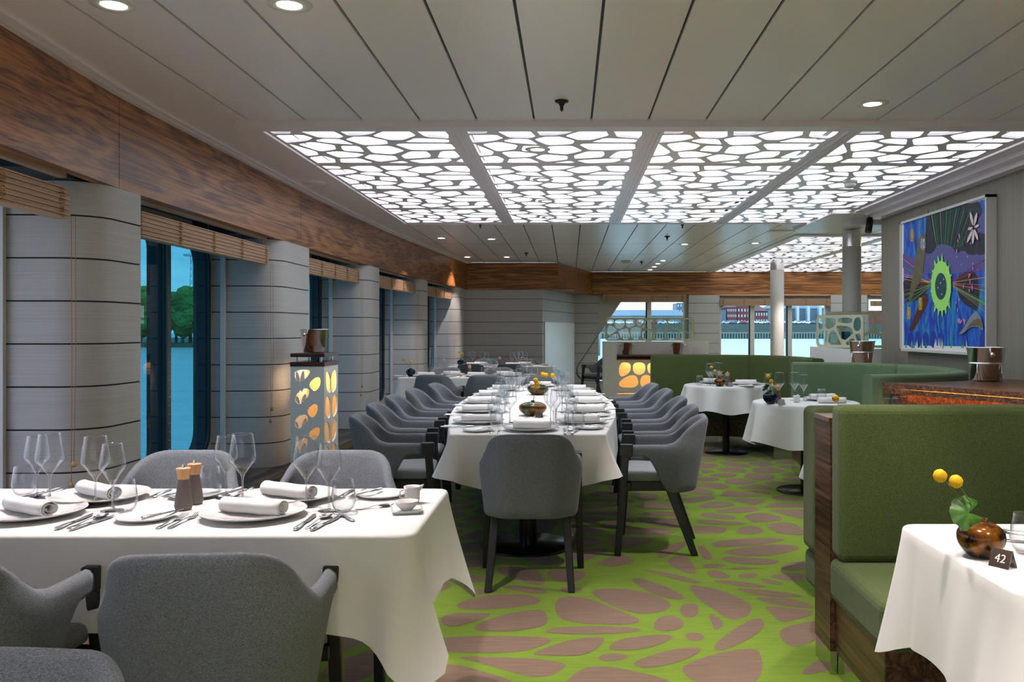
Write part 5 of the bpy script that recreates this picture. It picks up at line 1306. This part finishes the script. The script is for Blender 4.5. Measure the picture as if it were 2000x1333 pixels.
for k in range(26): x = rp.uniform(115,700); shp([(x,1250),(x+5,1160+rp.uniform(0,50)),(x+11,1250)], rp.choice(['p_white','p_base','p_dkgreen','p_white']))
for k in range(40):                                  # rays from the flower
    s = rp.choice((-1,1)); yy = rp.uniform(480,980); x = 102 if s < 0 else 782; cy = 720+(yy-720)*.12; cx = 415+s*90
    shp([(cx,cy),(x,yy),(x,yy+rp.uniform(2.5,5)),(cx,cy+3)], rp.choice(['p_line','p_red','p_yellow','p_red','p_line','p_dkgreen','p_pink']))
for k in range(16):
    x = 300+k*27+rp.uniform(-8,8); shp([(x,110+rp.uniform(-20,40)),(x+4,110),(430+(x-430)*.5,430),(428+(x-430)*.5,430)], rp.choice(['p_line','p_teal','p_dkgreen']))
shp([(150,830),(175,690),(200,560),(215,440),(222,380),(243,345),(247,305),(257,335),(274,337),(281,305),(289,370),(284,470),(268,590),(255,690),(235,720),(200,770),(172,860),(146,870)], 'p_brown', 1)
shp(ell(262,405,22,52), 'p_grey'); 
for a in (50,-50,130,-130): t_ = R(a); shp([(262,400),(262+16*math.cos(t_)-3,400+48*math.sin(t_)),(262+20*math.cos(t_)+3,400+48*math.sin(t_))], 'p_white')
for cx, cy in ((175,335),(243,890),(150,965)):
    for dx in (-9,0,9):
        for k in range(10):
            a0, a1 = 2*PI*k/10, 2*PI*(k+1)/10; rx, ry = 8, 52
            shp([(cx+dx+rx*math.cos(a0),cy+ry*math.sin(a0)),(cx+dx+rx*math.cos(a1),cy+ry*math.sin(a1)),(cx+dx+(rx-3)*math.cos(a1),cy+(ry-5)*math.sin(a1)),(cx+dx+(rx-3)*math.cos(a0),cy+(ry-5)*math.sin(a0))], 'p_yellow')
def burst(n, rin, k1, k2, m, off, w):
    for i in range(n):
        a = 2*PI*i/n+off; L = rp.uniform(k1, k2); rx, ry = 118*L, 325*L; c, s = math.cos(a), math.sin(a); pts = []
        for j in range(9):
            t_ = j/8; ww = w*(math.sin(PI*min(1,t_*1.25+.12))**.7)*(1 if j % 2 else .72)*(1-t_**4)
            pts.append((t_, ww))
        up = [(415+(rin+(1-rin)*t_)*rx*math.cos(a+ww/1.0*.9), 745+(rin+(1-rin)*t_)*ry*math.sin(a+ww*.9)) for t_, ww in pts]
        dn = [(415+(rin+(1-rin)*t_)*rx*math.cos(a-ww*.9), 745+(rin+(1-rin)*t_)*ry*math.sin(a-ww*.9)) for t_, ww in pts]
        shp(up+dn[::-1], m)
burst(15, .2, .9, 1.02, 'p_dkgreen', .2, .22); burst(17, .2, .84, 1.06, 'p_ltgreen', 0, .19)
shp(ell(415,745,82,205), 'p_ltgreen'); shp(ell(413,748,47,110,28), 'p_teal')
for a, b in ((410,720),(390,760),(436,690),(420,812)): shp(ell(a,b,5,8,8), 'p_pink')
for i, (a, L) in enumerate(((-110,150),(-70,145),(-15,85),(95,150),(125,165),(170,85),(60,130))):
    t_ = R(a); dx, dy = math.cos(t_)*.62, math.sin(t_); nx, ny = -dy*.55, dx
    for w, m_ in ((24,'p_white'),(16,'p_red'),(9,'p_white')): shp([(680,270),(680+dx*L*.55+nx*w,270+dy*L*.55+ny*w),(680+dx*L,270+dy*L),(680+dx*L*.55-nx*w,270+dy*L*.55-ny*w)], m_, 1)
shp([(555,1142),(590,1100),(625,1040),(660,985),(700,945),(735,990),(755,1060),(760,1115),(725,1080),(680,1075),(640,1090),(595,1132)], 'p_grey', 1)
shp([(610,1110),(650,1050),(700,1010),(740,1010),(757,1100),(720,1070),(670,1070)], 'p_brown', 1)
for k in range(26): shp(ell(rp.uniform(540,690), rp.uniform(300,960), 4, rp.uniform(6,22), 8), rp.choice(['p_pink','p_pink','p_purple']))
for k in range(8): shp(ell(560+rp.uniform(-8,50), 990+rp.uniform(-10,60), 5, 14, 8), 'p_pink')
mb.obj('canvas', pm, o)

# ================================================================== OUTSIDE
WZ = -3.35
mat('water', hexc('8aa4a4'), .35, spec=.5, noise=((.05,.6,1), .25, 5, hexc('a9bfc0')), bump=((.5,1.5,1), .6, .25))
mb = MB(); mb.add([(-900,-600,WZ),(900,-600,WZ),(900,1200,WZ),(-900,1200,WZ)], [(0,1,2,3)]); tag(mb.obj('water', 'water'), 'wide grey-blue river outside the windows', 'water', kind='stuff')
mat('quay', hexc('4b5a58'), .9, noise=((.25,1,3), .2, 4, hexc('34474a'))); mat('quay_pile', hexc('6f7a76'), .9)
mat('roof_blue', hexc('4b6a7c'), .5); mat('brick', hexc('6a4240'), .9, noise=((.8,.8,4), .2, 3, hexc('6a3e40'))); mat('window_dark', hexc('b6c9d6'), .3)
mat('brick_roof', hexc('5c4448'), .8); mat('shed_grey', hexc('6f848c'), .7); mat('tree_leaf', hexc('2f6b28'), .9, noise=((.35,.35,.35), .22, 5, hexc('5c9440')), bump=((1.2,1.2,1.2), 1, 1.0))
for k, h in enumerate(('e8eaec','cdd3d8','5a6a74','a8b4bc','8a2f34')): mat('car_%d' % k, hexc(h), .3)
QY = 470; s_ = QY/F
def qx(px): return (px-HX)*s_
def qz(py): return EYE-(py-HY)*s_
mb = MB(); mb.box(-40, 260, QY, QY+160, WZ-1, qz(633)); o = mb.obj('quay', 'quay')
tag(o, 'long dark sheet-piled quay wall across the river', 'quay')
mb = MB(); k = 0
x = -40
while x < 260: mb.box(x, x+.55, QY-.5, QY, WZ-.5, qz(650)); x += 1.5
mb.box(-40,260,QY-.35,QY,qz(652),qz(649)); mb.obj('sheet_piling', 'quay_pile', o)
mb = MB()
def carmesh(m):
    mb = MB(); pr = [(-2.2,.35),(-2.2,.95),(-1.9,1.05),(-1.3,1.5),(.6,1.5),(1.2,1.05),(2.1,.9),(2.2,.35)]
    mb.add([(a,-.85,b) for a,b in pr]+[(a,.85,b) for a,b in pr], [tuple(range(8)), tuple(range(8,16))[::-1]]+[(i,(i+1)%8,8+(i+1)%8,8+i) for i in range(8)], 0)
    for a in (-1.35,1.35): mb.tube([(a,-.9,.33),(a,.9,.33)], .33, 10, 1)
    mb.box(-1.2,.8,-.86,.86,1.08,1.4,1); return mb.mesh('parked_car', [m, 'black'])
cms = [carmesh('car_%d' % k) for k in range(5)]; cn = ['white','light grey','slate','silver','dark red']
OW = 'first second third fourth fifth sixth seventh eighth ninth tenth eleventh twelfth thirteenth fourteenth fifteenth sixteenth seventeenth eighteenth nineteenth twentieth twenty-first twenty-second twenty-third twenty-fourth twenty-fifth twenty-sixth'.split()
rq = random.Random(8); zq = qz(633)
for row in range(2):
    for k in range(26):
        px = 1175+k*17.5+row*7+rq.uniform(-3,3)
        if px > 1640: break
        ci = rq.choice((0,0,1,3,2,0,4)); 
        inst(('parked_car', cms[ci]), '%s car on the far quay, %s row, %s from the slanted window side' % (cn[ci], ('water-edge','inner')[row], OW[k]), 'car', (qx(px), QY+3+row*9, zq), rq.uniform(-.4,.4)+(0 if rq.random()<.6 else 1.2), 'cars parked on the quay', sc=1.15)
def building(name, label, px0, px1, ptop, yb, mt, floors=0, wins=0, dep=25, roof=None, ridge=0):
    o = root(name, label, 'building', (qx(px0)*yb/QY, yb, zq)); w = (qx(px1)-qx(px0))*yb/QY; h = (EYE-(ptop-HY)*yb/F)-zq
    mb = MB(); mb.box(0,w,0,dep,0,h); mb.obj('walls', mt, o)
    if roof: mb = MB(); mb.hexa([(-.4,-.4,h),(w+.4,-.4,h),(w+.4,dep,h),(-.4,dep,h)], [(ridge,dep*.4,h+ridge),(w-ridge,dep*.4,h+ridge),(w-ridge,dep*.6,h+ridge),(ridge,dep*.6,h+ridge)]); mb.obj('roof', roof, o)
    for j in range(floors):
        for i in range(wins):
            fw = w/wins; mb = MB(); mb.box(fw*(i+.3),fw*(i+.7),-.06,.02,h*(j+.3)/floors,h*(j+.75)/floors); mb.obj('window', 'window_dark', o)
    return o
building('long_shed', 'long blue-grey warehouse with shallow roof behind the first parked cars', 1130, 1345, 617, QY+50, 'shed_grey', roof='roof_blue', ridge=4, dep=60)
building('tower_block', 'dark tower block above the warehouse roof', 1322, 1338, 592, QY+130, 'roof_blue', 4, 3)
building('low_shed', 'low blue shed beside the brick building', 1395, 1418, 606, QY+40, 'roof_blue')
building('brick_building', 'red brick harbour building with rows of pale windows', 1420, 1439, 601, QY+45, 'brick', 3, 5, roof='brick_roof', ridge=5)
building('brick_building', 'gabled middle part of the red brick harbour building', 1440, 1470, 590, QY+48, 'brick', 4, 5, roof='brick_roof', ridge=4)
building('brick_building', 'wing of the red brick harbour building nearer the thin column', 1470, 1500, 608, QY+45, 'brick', 2, 6, roof='brick_roof', ridge=4)
building('warehouse', 'pale blue warehouse beyond the thin column', 1500, 1612, 603, QY+70, 'shed_grey', roof='roof_blue', ridge=2)
building('warehouse', 'pink and blue warehouse seen in the end window by the painting wall', 1680, 1740, 607, QY+50, 'car_4')
for i, px in enumerate((1556, 1577, 1600)):
    o = building('silo_tower', 'tall pale silo tower, %s along the quay' % cols[i], px, px+5, 590, QY+65, 'window_dark', dep=4)
# mooring piles
for i, (px, py) in enumerate(((1162,638),(1166,634),(1170,636))):
    d = 160; X = (px-HX)*d/F; tag(MB().tube([(X,d,WZ-.5),(X+.1,d,EYE-(py-HY)*d/F)], .22, 8).obj('mooring_pile', 'quay_pile'), 'dark timber mooring pile in the river, %s of three' % cols[i], 'mooring pile', 'mooring piles')
# wooded bank beyond the window wall
mat('bank', hexc('4a5a44'), .9)
mb = MB(); mb.prism([(-420,235),(-70,235),(-60,420),(-420,420)], WZ-1, WZ+1.0); tag(mb.obj('river_bank', 'bank'), 'low grassy far river bank under the trees', 'river bank')
def treemesh(sd, h):
    r = random.Random(sd); mb = MB(); b = bmesh.new()
    for k in range(16):
        a = r.uniform(0,2*PI); d = r.uniform(0,3.6); z = r.uniform(.28,.9)*h; rr = r.uniform(1.6,3.0)*(1.15-.5*z/h)*h/14
        M = Matrix.Translation((d*math.cos(a), d*math.sin(a), z)) @ Matrix.Diagonal((rr,rr,rr*.85,1)); bmesh.ops.create_icosphere(b, subdivisions=3, radius=1, matrix=M)
    for v in b.verts: v.co += Vector((r.uniform(-1,1), r.uniform(-1,1), r.uniform(-1,1)))*.22
    me = bpy.data.meshes.new('crown'); b.to_mesh(me); b.free(); me.materials.append(MATS['tree_leaf'])
    t = MB(); t.tube([(0,0,-1),(0,0,h*.5)], [.45,.3], 8); tm = t.mesh('trunk', 'quay_pile'); return ('bank_tree', None, [('crown', me), ('trunk', tm)])
tk = [treemesh(1,15), treemesh(2,18), treemesh(3,13)]
rt = random.Random(6); dd = ['tall','bushy','rounded']
for i in range(16):
    d = 240+(i%2)*13; px = 250+(i//2)*27 + 13*(i%2)+rt.uniform(-2,2); X = (px-HX)*d/F; j = i % 3
    inst(tk[j], '%s green tree on the bank outside, %s from the pillar side of the view' % (dd[j], OW[i]), 'tree', (X, d, WZ+1), rt.uniform(0,6), 'trees of the wood on the bank', sc=.95+.14*math.sin(i*.9)-.15*(i > 11))
o = root('lattice_mast', 'tall thin mast standing behind the wood', 'mast', (-112,258,WZ))
mb = MB()
for s in (-1,1): mb.tube([(s*.9,0,0),(s*.25,0,27)], .12, 5)
for k in range(14):
    z = k*2; w = .9-.65*z/27; mb.tube([(-w,0,z),(w,0,z+2)], .06, 4); mb.tube([(w,0,z),(-w,0,z+2)], .06, 4)
mb.obj('tower', 'window_dark', o); MB().box(-2.2,2.2,-.6,.6,26.6,27.2).obj('platform', 'window_dark', o)
